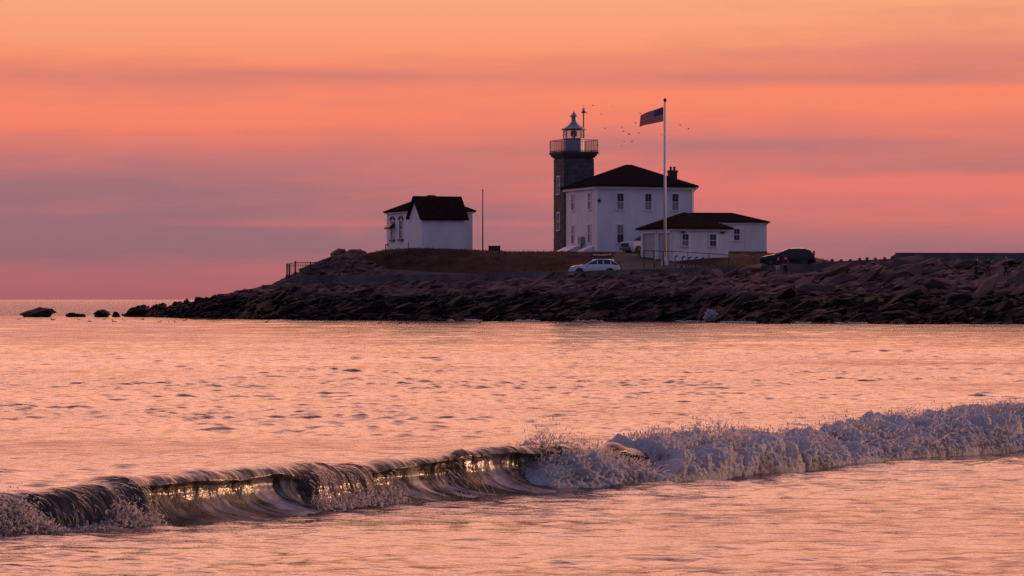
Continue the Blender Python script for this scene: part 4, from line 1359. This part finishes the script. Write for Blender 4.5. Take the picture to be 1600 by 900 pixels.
# --- flagpole and flag
FP = at(1039, 410.5, 313.0); ph_ = wz(159.5, 313) - FP.z
fp = thing('flagpole', 'tall white flagpole with dark ball finial in front of the garage', 'flagpole', FP)
MB().tube((0, 0, -.5), (0, 0, ph_), .155, .085, n=12).build('shaft', M['pole_white'], fp, smooth=True)
MB().box(-.34, .34, -.34, .34, -.6, .22).build('plinth', M['white_trim'], fp)
MB().lathe([(.09, 0), (.13, .02), (.13, .06), (.03, .08)], 10, (0, 0, ph_ + .002)).build('truck', M['dark_metal'], fp)
MB().ball((0, 0, ph_ + .22), .17, 10).build('finial', M['dark_metal'], fp, smooth=True)
MB().tube((-.2, -.02, 1.2), (-.13, 0, ph_ - .1), .012, n=4).build('halyard', M['dark_metal'], fp)

fl = thing('flag', 'red white and blue striped flag with starred canton flying from the flagpole', 'flag', (FP.x - .16, FP.y, wz(167, 313)))
fw_, fh_ = 2.35, 1.42
nu_, nv_ = 40, 26


def flag_pt(s, t, off=0.0):
    """s 0..1 hoist to fly, t 0..1 top to bottom"""
    xx = -fw_ * (s - .05 * s * s)
    yy = .22 * s * math.sin(5.6 * s + 1.2 * t + .5) + off
    drop = .84 * s ** 1.1 + .05 * math.sin(6.0 * s + .6) * s
    zz = -drop - fh_ * t * (1 - .20 * s) + .03 * math.sin(9 * s) * t * s
    return (xx - .10 * t * s, yy, zz)


V = [flag_pt(i / nu_, j / nv_) for j in range(nv_ + 1) for i in range(nu_ + 1)]
FF, mi = [], []
for j in range(nv_):
    for i in range(nu_):
        a = j * (nu_ + 1) + i; FF.append((a, a + 1, a + nu_ + 2, a + nu_ + 1))
        mi.append(2 if (i < nu_ * .4 and j < 14) else (0 if (j // 2) % 2 == 0 else 1))
raw_mesh('flag_cloth', V, FF, [M['flag_red'], M['flag_white'], M['flag_blue']], fl, True, mi)
st = MB()
for r in range(9):
    for c in range(6 if r % 2 == 0 else 5):
        s = .4 * (c + (.5 if r % 2 == 0 else 1.0)) / 6.0; t = (14 / 26) * (r + .7) / 9.4
        for off in (-.012, .012):
            pc = Vector(flag_pt(s, t, off)); vv = [pc]
            for k in range(10):
                rad = .048 if k % 2 == 0 else .02; aa = math.pi / 2 + k * math.pi / 5
                vv.append(pc + Vector((rad * math.cos(aa), 0, rad * math.sin(aa))))
            st.add(vv, [(0, 1 + k, 1 + (k + 1) % 10) for k in range(10)])
tag(st.build('star', M['flag_white'], fl, fix=False), kind='stuff')

# --- railing at the left end of the wall
rx = -22.0; ry = wallY(-21.8)
cr = thing('railing', 'dark picket railing on the left end of the seawall against the sky', 'railing', at(461.5, 431, 325.5))
base = cr.location.copy()
pA = at(448.5, 434, 329.0) - base; pB = Vector((0, 0, 0)); pC = at(509, 424, 327.5) - base
hA = wz(412.5, 329) - wz(434, 329); hB = wz(410, 325.5) - wz(431, 325.5); hC = wz(410, 327.5) - wz(424, 327.5)
r_ = MB()
for (p, hp, q, hq) in ((pA, hA, pB, hB), (pB, hB, pC, hC)):
    up = Vector((0, 0, 1))
    r_.tube(p + up * hp, q + up * hq, .035, n=6); r_.tube(p + up * (hp - .28), q + up * (hq - .28), .025, n=6)
r_.build('rail', M['dark_metal'], cr)
for (p, hp) in ((pA, hA), (pA + Vector((.22, .3, 0)), hA), (pB, hB + .08), (pB.lerp(pC, .5), (hB + hC) / 2), (pC, hC)):
    MB().box(p.x - .07, p.x + .07, p.y - .07, p.y + .07, p.z - 1.2, p.z + hp + .06).build('post', M['dark_metal'], cr)
pk_proto = None
for (p, hp, q, hq, n) in ((pA, hA, pB, hB, 7), (pB, hB, pC, hC, 18)):
    for k in range(1, n):
        pos = p.lerp(q, k / n); hgt = hp + (hq - hp) * k / n
        if pk_proto is None: pk_proto = MB().tube((0, 0, -1.1), (0, 0, 1.0), .022, n=5).build('picket', M['dark_metal'], cr); o = pk_proto
        else: o = pk_proto.copy(); COL.objects.link(o); o.parent = cr
        o.location = pos + Vector((0, 0, hgt - 1.0))

# --- wire fence on the slope below the boathouse
wf = thing('wire_fence', 'faint thin wire fence crossing the grass below the boathouse', 'fence', at(538, 424, 329))
base = wf.location.copy(); prev = None; wires = MB()
for (px_, pt, pb) in ((538, 410, 424), (590, 409, 423), (640, 408.5, 423), (694, 408.5, 426)):
    Y = 329 if px_ < 600 else 326; a = at(px_, pb, Y) - base; hgt = wz(pt, Y) - wz(pb, Y)
    MB().tube(a + Vector((0, 0, -.4)), a + Vector((0, 0, hgt)), .045, n=6).build('post', M['wood'], wf)
    if prev is not None:
        for f in (.98, .55): wires.tube(prev[0] + Vector((0, 0, prev[1] * f)), a + Vector((0, 0, hgt * f)), .014, n=4)
    prev = (a, hgt)
wires.build('wire', M['dark_metal'], wf)

# --- handrail along the garage
hr = thing('handrail', 'thin dark handrail sloping down in front of the white garage', 'railing', at(1006, 408, 312))
base = hr.location.copy(); b = MB()
pts_ = [at(1006, 391.5, 312) - base, at(1075, 394, 311) - base, at(1139, 398.5, 310) - base]
for a, c in zip(pts_[:-1], pts_[1:]): b.tube(a, c, .035, n=6)
b.build('rail', M['dark_metal'], hr)
for k, px_ in enumerate((1006, 1022.5, 1037, 1075, 1108, 1139)):
    f = (px_ - 1006) / 133; top = pts_[0].lerp(pts_[1], f / .519) if f < .519 else pts_[1].lerp(pts_[2], (f - .519) / .481)
    gz = terr1(base.x + top.x, base.y + top.y) - base.z
    MB().tube((top.x, top.y, gz - .3), top, .05 if k not in (1, 2) else .09, n=6).build('post', M['dark_metal'], hr)

# --- leaning hook-topped posts and short bollards in front of the garage
pp = None
for k, px_ in enumerate((1056, 1066.3, 1076.5, 1087, 1097.5, 1108, 1118)):
    a = at(px_, 415, 308 - k * .35); gz = terr1(a.x, a.y)
    hh = wz(399.5 + k * .7, a.y) - gz
    if pp is None:
        pp = thing('hooked_post', 'x', 'post', (a.x, a.y, gz))
        MB().tube((0, 0, -.3), (0, 0, .92), .055, .05, n=7).build('shaft', M['wood'], pp)
        MB().tube((-.04, 0, .9), (.26, 0, 1.02), .06, .05, n=6).build('hook', M['dark_metal'], pp)
        o = pp
    else:
        o = copy_tree(pp); o.location = (a.x, a.y, gz)
    o.scale = (1, 1, hh / 1.02); o.rotation_euler = (0, R(random.uniform(-6, 8)), 0)
    o['label'] = ('hook-topped wooden post, leftmost in the row before the garage' if k == 0 else
                  'hook-topped wooden post, rightmost in the row before the garage' if k == 6 else
                  'hook-topped wooden post in the middle of the row before the garage')
    o['group'] = 'hook-topped posts in front of the garage'
bp = None
for k, px_ in enumerate((1064, 1072, 1081, 1090, 1100, 1110, 1120, 1129, 1139)):
    a = at(px_, 415, 305.5 - k * .35); gz = terr1(a.x, a.y)
    if bp is None:
        bp = MB().lathe([(.08, -.3), (.08, .62), (.06, .68), (.02, .7)], 8).build('short_post', M['wood'], None); o = bp
    else: o = bp.copy(); COL.objects.link(o)
    o.location = (a.x, a.y, gz); o.scale = (1, 1, 1.15 + .12 * math.sin(k * 2.1))
    tag(o, 'short weathered wooden post between the hooked posts and the seawall', 'post', 'short posts along the road edge')

# --- guard rail with posts right of the dark car
ga = thing('guard_rail', 'low dark rail with square posts on the skyline right of the dark car', 'guard rail', (0, 0, 0))
gp = []
for px_ in (1286, 1300, 1314, 1328.5, 1343, 1354.5, 1367.5, 1382, 1394):
    s_ = (px_ - 800.0) / F; Y = (325 - 22.7 * .667) / (1 + .667 * s_) + .9; x_ = s_ * Y
    gp.append((x_, Y, float(np.interp(x_, *_wt))))
ga.location = gp[0]; g0 = Vector(gp[0]); b = MB()
for a, c in zip(gp[:-1], gp[1:]):
    a, c = Vector(a) - g0, Vector(c) - g0
    b.loft([[a + Vector((0, -.05, -.12)), a + Vector((0, .05, -.12)), a + Vector((0, .05, .08)), a + Vector((0, -.05, .08))], [c + Vector((0, -.05, -.12)), c + Vector((0, .05, -.12)), c + Vector((0, .05, .08)), c + Vector((0, -.05, .08))]])
b.build('rail', M['wood'], ga)
for k, a in enumerate(gp):
    a = Vector(a) - g0; MB().box(a.x - .13, a.x + .13, a.y - .19, a.y - .053, a.z - .8, a.z + .27 + .05 * math.sin(k * 1.7)).build('post', M['wood'], ga)

# ------------------------------------------------------------------ vehicles


def wheel(parent, x, y, r, wd, sidesign):
    b = MB(); n = 20; ring = []
    for (rr_, yy) in ((r * .62, -wd / 2), (r * .93, -wd / 2), (r, -wd / 2 + .03), (r, wd / 2 - .03), (r * .93, wd / 2), (r * .62, wd / 2)):
        ring.append([Vector((x + rr_ * math.cos(2 * math.pi * k / n), y + yy, r + rr_ * math.sin(2 * math.pi * k / n))) for k in range(n)])
    ty = b.loft(ring, caps=False).build('wheel', M['tyre'], parent, smooth=False)
    b = MB(); yo = y + sidesign * wd * .36
    b.tube((x, y - wd * .3, r), (x, y + wd * .3, r), r * .615, n=20)
    for k in range(5):
        a = 2 * math.pi * k / 5
        p = Vector((x + r * .55 * math.cos(a), yo, r + r * .55 * math.sin(a))); b.tube((x, yo, r), p, .05, n=5)
    b.build('rim', M['rim'], ty)


def car(name, label, loc, rz, L, W, H, top, hood_z, belt, paint, cat='car', group=None, roof_rack=True, load=None, pickup=False):
    """top: list of (x, z) of the upper outline nose (x=0) to tail (x=L); belt = window-line height"""
    c = thing(name, label, cat, loc, rz, group)
    xs = sorted(set([x for x, _ in top] + list(np.linspace(0.0, L, 15))))
    tz_ = lambda x: float(np.interp(x, [a for a, _ in top], [b_ for _, b_ in top]))
    rings = []
    for x in xs:
        t = x / L; end = min(1, min(t, 1 - t) / .07)
        wd = W / 2 * (.80 + .20 * end ** .6); zb_ = .22 + .14 * (1 - end)
        ztop = tz_(x); zs = min(ztop - .03, belt)
        gh = max(0.0, (ztop - belt) / max(.1, H - belt)); wt = wd * (.97 - .17 * gh)
        r = [(x, -wd * .9, zb_), (x, -wd, zb_ + .16), (x, -wd, zs * .75), (x, -wd * .985, zs), (x, -wt, ztop - .05), (x, -wt * .75, ztop), (x, 0, ztop + .015),
             (x, wt * .75, ztop), (x, wt, ztop - .05), (x, wd * .985, zs), (x, wd, zs * .75), (x, wd, zb_ + .16), (x, wd * .9, zb_)]
        rings.append([Vector(p) for p in r])
    b = MB().loft(rings)
    body = b.build('body', paint, c, smooth=True)
    bv = body.modifiers.new('edge', 'EDGE_SPLIT'); bv.split_angle = R(38)
    # glass house
    gx0 = next(x for x, z in top if z > belt + .02) - .02
    roofs = [x for x, z in top if z > H - .12]
    xr0, xr1 = roofs[0], roofs[-1]; gx1 = [x for x, z in top if z > belt + .05][-1]
    wt = W / 2 * .97 * .99 + .012; wr = W / 2 * .80 + .028
    for s in (-1, 1):
        splits = [gx0 + .30, xr0 + .42, xr0 + (xr1 - xr0) * .50, xr1 - .28, gx1 - .10]
        for k in range(len(splits) - 1):
            a, d = splits[k] + .05, splits[k + 1] - .05
            za = min(tz_(a) - .09, H - .09); zd = min(tz_(d) - .09, H - .09)
            if za < belt + .05: za = belt + .05
            if zd < belt + .05: zd = belt + .05
            yw_ = lambda z: s * (wt + (wr - wt) * (z - belt) / (H - belt))
            q = [(a, yw_(belt + .02), belt + .02), (d, yw_(belt + .02), belt + .02), (d, yw_(zd), zd), (a, yw_(za), za)]
            inn = [(p[0], p[1] - s * .06, p[2]) for p in q]
            MB().add(q + inn, [(0, 1, 2, 3), (7, 6, 5, 4), (0, 4, 5, 1), (1, 5, 6, 2), (2, 6, 7, 3), (3, 7, 4, 0)]).build('window', M['car_glass'], c)
        # arches, sills, mirrors, lamps
        for wx_ in (L * .19, L * .79):
            ar = MB(); n = 12; rw = H * .245
            o_ = [(wx_ + rw * 1.0 * math.cos(math.pi * k / n), s * (W / 2 + .012), .33 + rw * math.sin(math.pi * k / n)) for k in range(n + 1)]
            i_ = [(p[0], s * (W / 2 - .12), p[2]) for p in o_]
            ar.add(o_ + i_, [tuple(range(n + 1)), tuple(range(2 * n + 1, n, -1))] + [(k, k + n + 1, k + n + 2, k + 1) for k in range(n)])
            ar.build('wheel_arch', M['plastic'], c)
            wheel(c, wx_, s * (W / 2 - .09), H * .205, .22, s)
        MB().box(L * .26, L * .72, s * (W / 2 - .03) - .02, s * (W / 2 - .03) + .04, .22, .38).build('sill', M['plastic'], c)
        mb = MB(); mb.ball((gx0 + .42, s * (W / 2 + .12), belt + .06), .13, 8, (.7, 1, .75)); mb.build('mirror', paint, c, smooth=True)
        hz_ = hood_z
        MB().add([(.04, s * W * .28, hz_ - .10), (.05, s * W * .39, hz_ - .06), (.62, s * (W / 2 + .004), hz_ + .02), (.36, s * (W / 2 + .004), hz_ - .14), (.10, s * W * .26, hz_ - .20), (.08, s * W * .40, hz_ - .2)],
                 [(0, 1, 5, 4), (1, 2, 3, 5)]).build('headlight', M['lamp_clear'], c, fix=False)
        MB().box(L - .16, L - .03, s * W * .40 - .07, s * W * .40 + .07, belt - .12, belt + .38).build('tail_light', M['lamp_red'], c)
    # windscreen and rear window
    for (a, d, nm) in ((gx0 + .04, xr0 - .03, 'windshield'), (xr1 + .04, gx1 + .02, 'rear_window')):
        z0, z1 = tz_(a) + .012, tz_(d) + .012
        b = MB(); b.add([(a, -W * .40, z0), (a, W * .40, z0), (d, W * .34, z1), (d, -W * .34, z1), (a, -W * .40, z0 - .05), (a, W * .40, z0 - .05), (d, W * .34, z1 - .05), (d, -W * .34, z1 - .05)],
                        [(0, 1, 2, 3), (4, 7, 6, 5), (0, 4, 5, 1), (1, 5, 6, 2), (2, 6, 7, 3), (3, 7, 4, 0)])
        b.build(nm, M['car_glass'], c)
    if pickup:
        MB().box(-.03, .10, -W * .36, W * .36, .66, 1.04).build('grille', M['plastic'], c)
        MB().box(-.12, .12, -W * .46, W * .46, .36, .62).build('bumper', M['rim'], c)
    else:
        MB().box(.0, .10, -W * .30, W * .30, hood_z - .26, hood_z - .10).build('grille', M['plastic'], c)
        MB().box(-.05, .12, -W * .42, W * .42, .26, hood_z - .32).build('bumper', M['plastic'] if paint is not M['car_white'] else paint, c)
    b = MB()
    MB().box(L - .1, L + .06, -W * .42, W * .42, .30, .62).build('bumper', M['plastic'], c)
    if roof_rack:
        rk = MB()
        for s in (-1, 1):
            rk.tube((xr0 + .25, s * W * .32, H + .10), (xr1 - .15, s * W * .32, H + .10), .022, n=6)
            for f in (.05, .5, .95): xx = xr0 + .25 + (xr1 - xr0 - .4) * f; rk.tube((xx, s * W * .32, H - .03), (xx, s * W * .32, H + .10), .025, n=6)
        for f in (.22, .78): xx = xr0 + .25 + (xr1 - xr0 - .4) * f; rk.tube((xx, -W * .33, H + .115), (xx, W * .33, H + .115), .025, n=6)
        rk.build('roof_rack', M['plastic'], c)
    return c


def car_z(x, y): return terr1(x, y) + .10


# white estate car with boards on the roof
Yc = 309.5; xc = wx(889.5, Yc); zc = wz(427.0, Yc)
top = [(0, .62), (.10, .78), (.5, .92), (1.25, 1.02), (1.50, 1.06), (2.25, 1.50), (2.7, 1.58), (3.6, 1.57), (4.25, 1.50), (4.6, 1.10), (4.85, 1.0), (4.92, .6)]
zc = max(wz(430.2, Yc), terr1(xc + 2.4, Yc) + .1)
car('parked_car', 'white estate car with boards strapped on its roof, parked by the seawall', (xc, Yc, zc), R(2), 4.92, 1.8, 1.58, top, .84, .93, M['car_white'])


def board(label, dx_, dy_, dz_, m, L_=2.1, rz=0.0, th_=.05):
    b = MB(); rings = []
    for k in range(13):
        t = k / 12; wv_ = .27 * math.sin(math.pi * (.04 + .92 * t)) ** .6; rock = .10 * (2 * t - 1) ** 2 * (1.2 if t > .5 else .6)
        rings.append([Vector((L_ * t, wv_ * math.cos(2 * math.pi * j / 8), rock + th_ * math.sin(2 * math.pi * j / 8))) for j in range(8)])
    o = b.loft(rings).build('surfboard', m, None, smooth=True)
    o.location = (xc + dx_, Yc + dy_, zc + dz_); o.rotation_euler = (0, 0, rz)
    return tag(o, label, 'surfboard')


M['board_tan'] = mat('board_tan', (0.55, 0.36, 0.22), .35, .1, 3); M['board_dark'] = mat('board_bag_dark', (.035, .032, .04), .7, .2, 3)
board('tan surfboard lying uppermost on the white car roof', 2.35, .1, 1.93, M['board_tan'], 1.7)
board('dark bagged surfboard strapped under the tan board on the white car', 2.05, -.2, 1.785, M['board_dark'], 2.3, th_=.09)

# dark people carrier
Yd = 299.0; xd = wx(1187.5, Yd)
zd_ = max(wz(418.5, Yd), terr1(xd + 2.5, Yd) + .1)
top = [(0, .66), (.10, .84), (.6, .97), (1.35, 1.09), (1.5, 1.13), (2.35, 1.54), (2.75, 1.65), (3.4, 1.68), (4.1, 1.66), (4.6, 1.56), (5.0, 1.15), (5.08, .7), (5.1, .6)]
car('parked_car', 'dark teal people carrier parked on the skyline right of the outbuilding', (xd, Yd, zd_), R(-3), 5.1, 1.95, 1.68, top, .90, 1.04, M['car_dark'], roof_rack=False)

# white pickup, nose out from behind the garage
Yp = 327.0; xp = wx(976.5, Yp)
zp_ = max(wz(399.5, Yp), terr1(xp + 1.5, Yp) + .1)
top = [(0, .90), (.05, 1.16), (.4, 1.22), (1.45, 1.28), (1.6, 1.31), (2.3, 1.80), (2.8, 1.86), (3.5, 1.84), (3.95, 1.28), (4.0, 1.12), (5.4, 1.12), (5.45, .7)]
car('pickup_truck', 'white pickup truck nosing out from behind the garage', (xp, Yp, zp_), R(32), 5.45, 1.95, 1.86, top, 1.14, 1.25, M['car_white'], cat='truck', roof_rack=False, pickup=True)

# ------------------------------------------------------------------ people


def skin_mesh(verts, edges, radii, root, level=2):
    me = bpy.data.meshes.new('tmp'); me.from_pydata(verts, edges, [])
    o = bpy.data.objects.new('tmp', me); COL.objects.link(o)
    sk_ = o.modifiers.new('s', 'SKIN'); sk_.use_smooth_shade = True
    for i, r in enumerate(radii):
        d = me.skin_vertices[0].data[i]; d.radius = r if isinstance(r, tuple) else (r, r); d.use_root = (i == root)
    ss = o.modifiers.new('ss', 'SUBSURF'); ss.levels = level; ss.render_levels = level
    dg = bpy.context.evaluated_depsgraph_get(); dg.update()
    ev = o.evaluated_get(dg); m2 = bpy.data.meshes.new_from_object(ev)
    bpy.data.objects.remove(o); bpy.data.meshes.remove(me)
    return m2


def person(loc, yaw, h, label, top_m, leg_m, hair_m, arms=((.10, .05), (.08, -.02)), stride=.1, long_hair=False, short=False, shorts_m=None, bare=False):
    """stand facing +Y turned by yaw; arms: (forward swing at wrist, elbow bend)"""
    t = thing('person', label, 'person', loc, yaw)
    k = h / 1.75; V, Ed, Rd, ix = [], [], [], {}
    def P(n, x, y, z, r, par=None):
        ix[n] = len(V); V.append((x * k, y * k, z * k)); Rd.append(r * k if not isinstance(r, tuple) else (r[0] * k, r[1] * k))
        if par: Ed.append((ix[par], ix[n]))
    P('pelvis', 0, 0, .94, (.15, .105)); P('waist', 0, .0, 1.10, (.13, .095), 'pelvis'); P('chest', 0, .01, 1.30, (.155, .11), 'waist'); P('upper', 0, -.005, 1.43, (.11, .085), 'chest')
    P('neck', 0, .0, 1.51, .055, 'upper'); P('skull', 0, .02, 1.585, .075, 'neck'); P('head', 0, .025, 1.655, (.082, .098), 'skull'); P('crown', 0, .015, 1.725, .055, 'head')
    for s, nm in ((-1, 'l'), (1, 'r')):
        fwd, bend = arms[0 if s < 0 else 1]
        P('sh' + nm, s * .17, 0, 1.42, .062, 'upper'); P('el' + nm, s * .225, fwd * .4 - .02, 1.14, .044, 'sh' + nm)
        P('wr' + nm, s * .225, fwd + .06, .90 + max(0, bend) * .6, .030, 'el' + nm); P('pa' + nm, s * .222, fwd + .085, .83 + max(0, bend) * .6, (.038, .02), 'wr' + nm)
        st_ = s * stride
        P('hp' + nm, s * .085, .0, .87, .092, 'pelvis'); P('kn' + nm, s * .095, st_ * .5 + .02, .49, .058, 'hp' + nm); P('an' + nm, s * .10, st_ - .02, .09, .038, 'kn' + nm); P('to' + nm, s * .115, st_ + .13, .03, .034, 'an' + nm)
    body_me = skin_mesh(V, Ed, Rd, 0, 2)
    bm = bmesh.new(); bm.from_mesh(body_me)
    mb = MB()
    for nm, s in (('l', -1), ('r', 1)):
        pw = Vector(V[ix['pa' + nm]])
        for f in range(4):
            a = pw + Vector(((f - 1.5) * .0 + s * .004, (f - 1.5) * .018, -.02)) * k; ln = (.075, .085, .08, .062)[f] * k
            m_ = a + Vector((-s * .004, .006, -ln * .55)); e_ = m_ + Vector((-s * .012, .012, -ln * .45))
            mb.tube(a, m_, .0095 * k, .009 * k, n=6); mb.tube(m_, e_, .009 * k, .0065 * k, n=6)
        a = pw + Vector((0, .03, .02)) * k; mb.tube(a, a + Vector((-s * .012, .035, -.03)) * k, .011 * k, .010 * k, n=6); mb.tube(a + Vector((-s * .012, .035, -.03)) * k, a + Vector((-s * .018, .045, -.062)) * k, .010 * k, .007 * k, n=6)
    hd = Vector(V[ix['head']])
    mb.loft([[hd + Vector((x, y, z)) * k for x, y, z in r] for r in ([(-.008, .088, .0), (.008, .088, .0), (0, .09, .012)], [(-.016, .112, -.035), (.016, .112, -.035), (0, .118, -.028)])])
    for s in (-1, 1): mb.ball(hd + Vector((s * .084, 0, -.015)) * k, .026 * k, 6, (.4, .7, 1.1)); mb.ball(hd + Vector((s * .03, .088, .005)) * k, .012 * k, 6)
    for v_ in mb.v: bm.verts.new(v_)
    bm.verts.ensure_lookup_table(); nb0 = len(bm.verts) - len(mb.v)
    for f_ in mb.f:
        try: bm.faces.new([bm.verts[nb0 + i] for i in f_])
        except ValueError: pass
    bm.to_mesh(body_me); bm.free(); body_me.materials.clear(); body_me.materials.append(M['skin'])
    for p in body_me.polygons: p.use_smooth = True
    bo = bpy.data.objects.new('body', body_me); COL.objects.link(bo); bo.parent = t
    def wear(name, names, grow, m_, cut=None):
        id2 = {n: i for i, n in enumerate(names)}
        ed = [(id2[a], id2[b_]) for a, b_ in [(next(n for n in ix if ix[n] == e[0]), next(n for n in ix if ix[n] == e[1])) for e in Ed] if a in id2 and b_ in id2]
        vv = []; rd = []
        for n in names:
            p = Vector(V[ix[n]]); r_ = Rd[ix[n]]
            if cut and n in cut: q = Vector(V[ix[cut[n][0]]]); p = q.lerp(p, cut[n][1])
            vv.append(tuple(p)); g_ = grow * k; rd.append((r_[0] + g_, r_[1] + g_) if isinstance(r_, tuple) else (r_ + g_, r_ + g_))
        me_ = skin_mesh(vv, ed, rd, 0, 2); me_.materials.clear(); me_.materials.append(m_)
        o_ = bpy.data.objects.new(name, me_); COL.objects.link(o_); o_.parent = t
    ba = ['pelvis', 'waist', 'chest', 'upper', 'shl', 'ell', 'wrl', 'shr', 'elr', 'wrr']
    wear('jacket', ba, .022, top_m, {'wrl': ('ell', .85), 'wrr': ('elr', .85)})
    if short:
        wear('shorts', ['pelvis', 'hpl', 'knl', 'hpr', 'knr'], .03, shorts_m or leg_m)
    else:
        wear('trousers', ['pelvis', 'hpl', 'knl', 'anl', 'hpr', 'knr', 'anr'], .018, leg_m)
    sh = MB()
    for nm in ('l', 'r'):
        p = Vector(V[ix['to' + nm]]); q = Vector(V[ix['an' + nm]]); md = (p + Vector((q.x, q.y, p.z))) / 2
        sh.ball((md.x, md.y, .052 * k), .05 * k, 8, (1.0, 2.6, 1.0))
    sh.build('shoes', M['cloth_dark'], t, smooth=True)
    hb = MB(); hb.ball(hd + Vector((0, -.018, .03)) * k, .103 * k, 10, (.92, 1.0, 1.0))
    if long_hair: hb.ball(hd + Vector((0, -.075, -.09)) * k, .10 * k, 8, (.85, .5, 1.4))
    hb.build('hair', hair_m, t, smooth=True)
    return t


fa = lambda p: (p[0], p[1], p[2] + .02)
person(fa(PSPOT[0]), R(150), 1.72, 'person in dark top and pale blue shorts standing below the dark car', M['cloth_dark'], M['cloth_blue'], M['hair'], short=True, shorts_m=M['cloth_blue'])
person(fa(PSPOT[1]), R(-20), 1.78, 'person in dark maroon clothes beside the one in pale shorts', M['cloth_red'], M['cloth_dark'], M['hair'])
person(fa(PSPOT[2]), R(60), 1.74, 'person in dark coat and navy trousers, leftmost of three on the right rocks', M['cloth_dark'], M['cloth_navy'], M['hair'], stride=.18)
person(fa(PSPOT[3]), R(-40), 1.62, 'person in olive coat, middle of three on the right rocks', M['cloth_olive'], M['cloth_red'], M['hair'], long_hair=True)
person(fa(PSPOT[4]), R(70), 1.72, 'fair-haired person in dark clothes, rightmost of three on the rocks', M['cloth_olive'], M['cloth_navy'], M['hair_fair'], stride=.22, long_hair=True)

# ------------------------------------------------------------------ birds


def flying_bird(flap):
    b = MB(); rings = []
    for k in range(6):
        t = k / 5; rr_ = .06 * math.sin(math.pi * (.12 + .8 * t)) ; rings.append([Vector((.02 * math.cos(a) * 0 + rr_ * math.cos(a), -.22 + .44 * t, rr_ * math.sin(a))) for a in np.linspace(0, 2 * math.pi, 6, endpoint=False)])
    b.loft(rings)
    for s in (-1, 1):
        p = [(0, .08, .02), (0, -.08, .02), (s * .28, .12, .02 + flap), (s * .28, -.03, .02 + flap), (s * .56, -.02, .02 + flap * .6), (s * .52, -.07, .02 + flap * .6)]
        q = [(x, y, z - .012) for x, y, z in p]
        b.add(p + q, [(0, 2, 3, 1), (2, 4, 5, 3), (6, 7, 9, 8), (8, 9, 11, 10), (0, 6, 8, 2), (2, 8, 10, 4), (1, 3, 9, 7), (3, 5, 11, 9), (4, 10, 11, 5)])
    b.add([(-.05, -.32, 0), (.05, -.32, 0), (.03, -.2, 0), (-.03, -.2, 0), (0, -.2, .02)], [(0, 1, 2, 3), (0, 4, 1)])
    return b.build('flying_bird', M['bird'], None)


FB = [(600, 105), (813, 110), (532, 187), (690, 200), (1110, 190), (727, 352), (912, 340), (927, 382), (990, 417), (1095, 403), (1343, 418), (937, 493), (1018, 495), (905, 540), (648, 533), (1060, 293)]
fbs = [(840 + a / 6.92, 150 + b_ / 6.92) for a, b_ in FB] + [(840 + 716 / 3.213, 150 + 145 / 3.213), (840 + 757 / 3.213, 150 + 166 / 3.213)]
protos = [flying_bird(.16), flying_bird(-.05), flying_bird(.24)]
for k, (px_, py_) in enumerate(fbs):
    o = protos[k] if k < 3 else protos[k % 3].copy()
    if k >= 3: COL.objects.link(o)
    o.location = at(px_, py_, 318 + (k * 7) % 23); o.rotation_euler = (0, R(random.uniform(-25, 25)), R(random.uniform(20, 150))); s = random.uniform(.32, .5); o.scale = (s, s, s)
    left = px_ < 1040
    tag(o, 'small dark bird flying in the sky between lighthouse and flag' if left else 'small dark bird flying in the sky right of the flagpole', 'bird', 'birds flying left of the flagpole' if left else 'birds flying right of the flagpole')


def floating_bird():
    b = MB(); rings = []
    for k in range(8):
        t = k / 7; rr_ = .13 * math.sin(math.pi * (.06 + .88 * t)) ** .8; zc_ = .06 + .05 * (t - .5) ** 2
        rings.append([Vector((-.30 + .6 * t, rr_ * math.cos(a), zc_ + rr_ * .75 * math.sin(a))) for a in np.linspace(0, 2 * math.pi, 8, endpoint=False)])
    b.loft(rings); b.tube((-.22, 0, .1), (-.27, 0, .26), .05, .04, n=7); b.ball((-.29, 0, .29), .062, 8, (1.2, .9, .9)); b.tube((-.34, 0, .285), (-.43, 0, .27), .02, .008, n=5)
    return b.build('floating_seabird', M['bird'], None, smooth=True)


fl_px = [(x / 3.478, 400 + y / 3.478) for x, y in ((100, 343), (288, 346), (430, 344), (490, 354), (562, 347), (622, 356), (675, 349), (772, 344), (865, 359), (925, 361), (957, 361), (1000, 353), (1448, 358))]
fl_px += [(420 + x / 3.636, 370 + y / 3.636) for x, y in ((628, 491), (745, 491), (787, 491), (1195, 489), (1310, 482))]
fb0 = floating_bird()
for k, (px_, py_) in enumerate(fl_px):
    o = fb0 if k == 0 else fb0.copy()
    if k: COL.objects.link(o)
    Y = 2 * F / (py_ + .6 - HZ); o.location = (wx(px_, Y), Y, -.02); s = random.uniform(.5, .75); o.scale = (s, s, s); o.rotation_euler = (0, 0, random.choice([0, math.pi]) + random.gauss(0, .5))
    g = 'left of the point tip' if px_ < 180 else ('in front of the low left rocks' if px_ < 440 else 'in front of the middle of the bank')
    tag(o, 'small dark seabird floating on the water ' + g, 'bird', 'seabirds floating ' + g)

print('objects', len(bpy.data.objects), 'tris~', sum(len(o.data.polygons) for o in bpy.data.objects if o.type == 'MESH'))
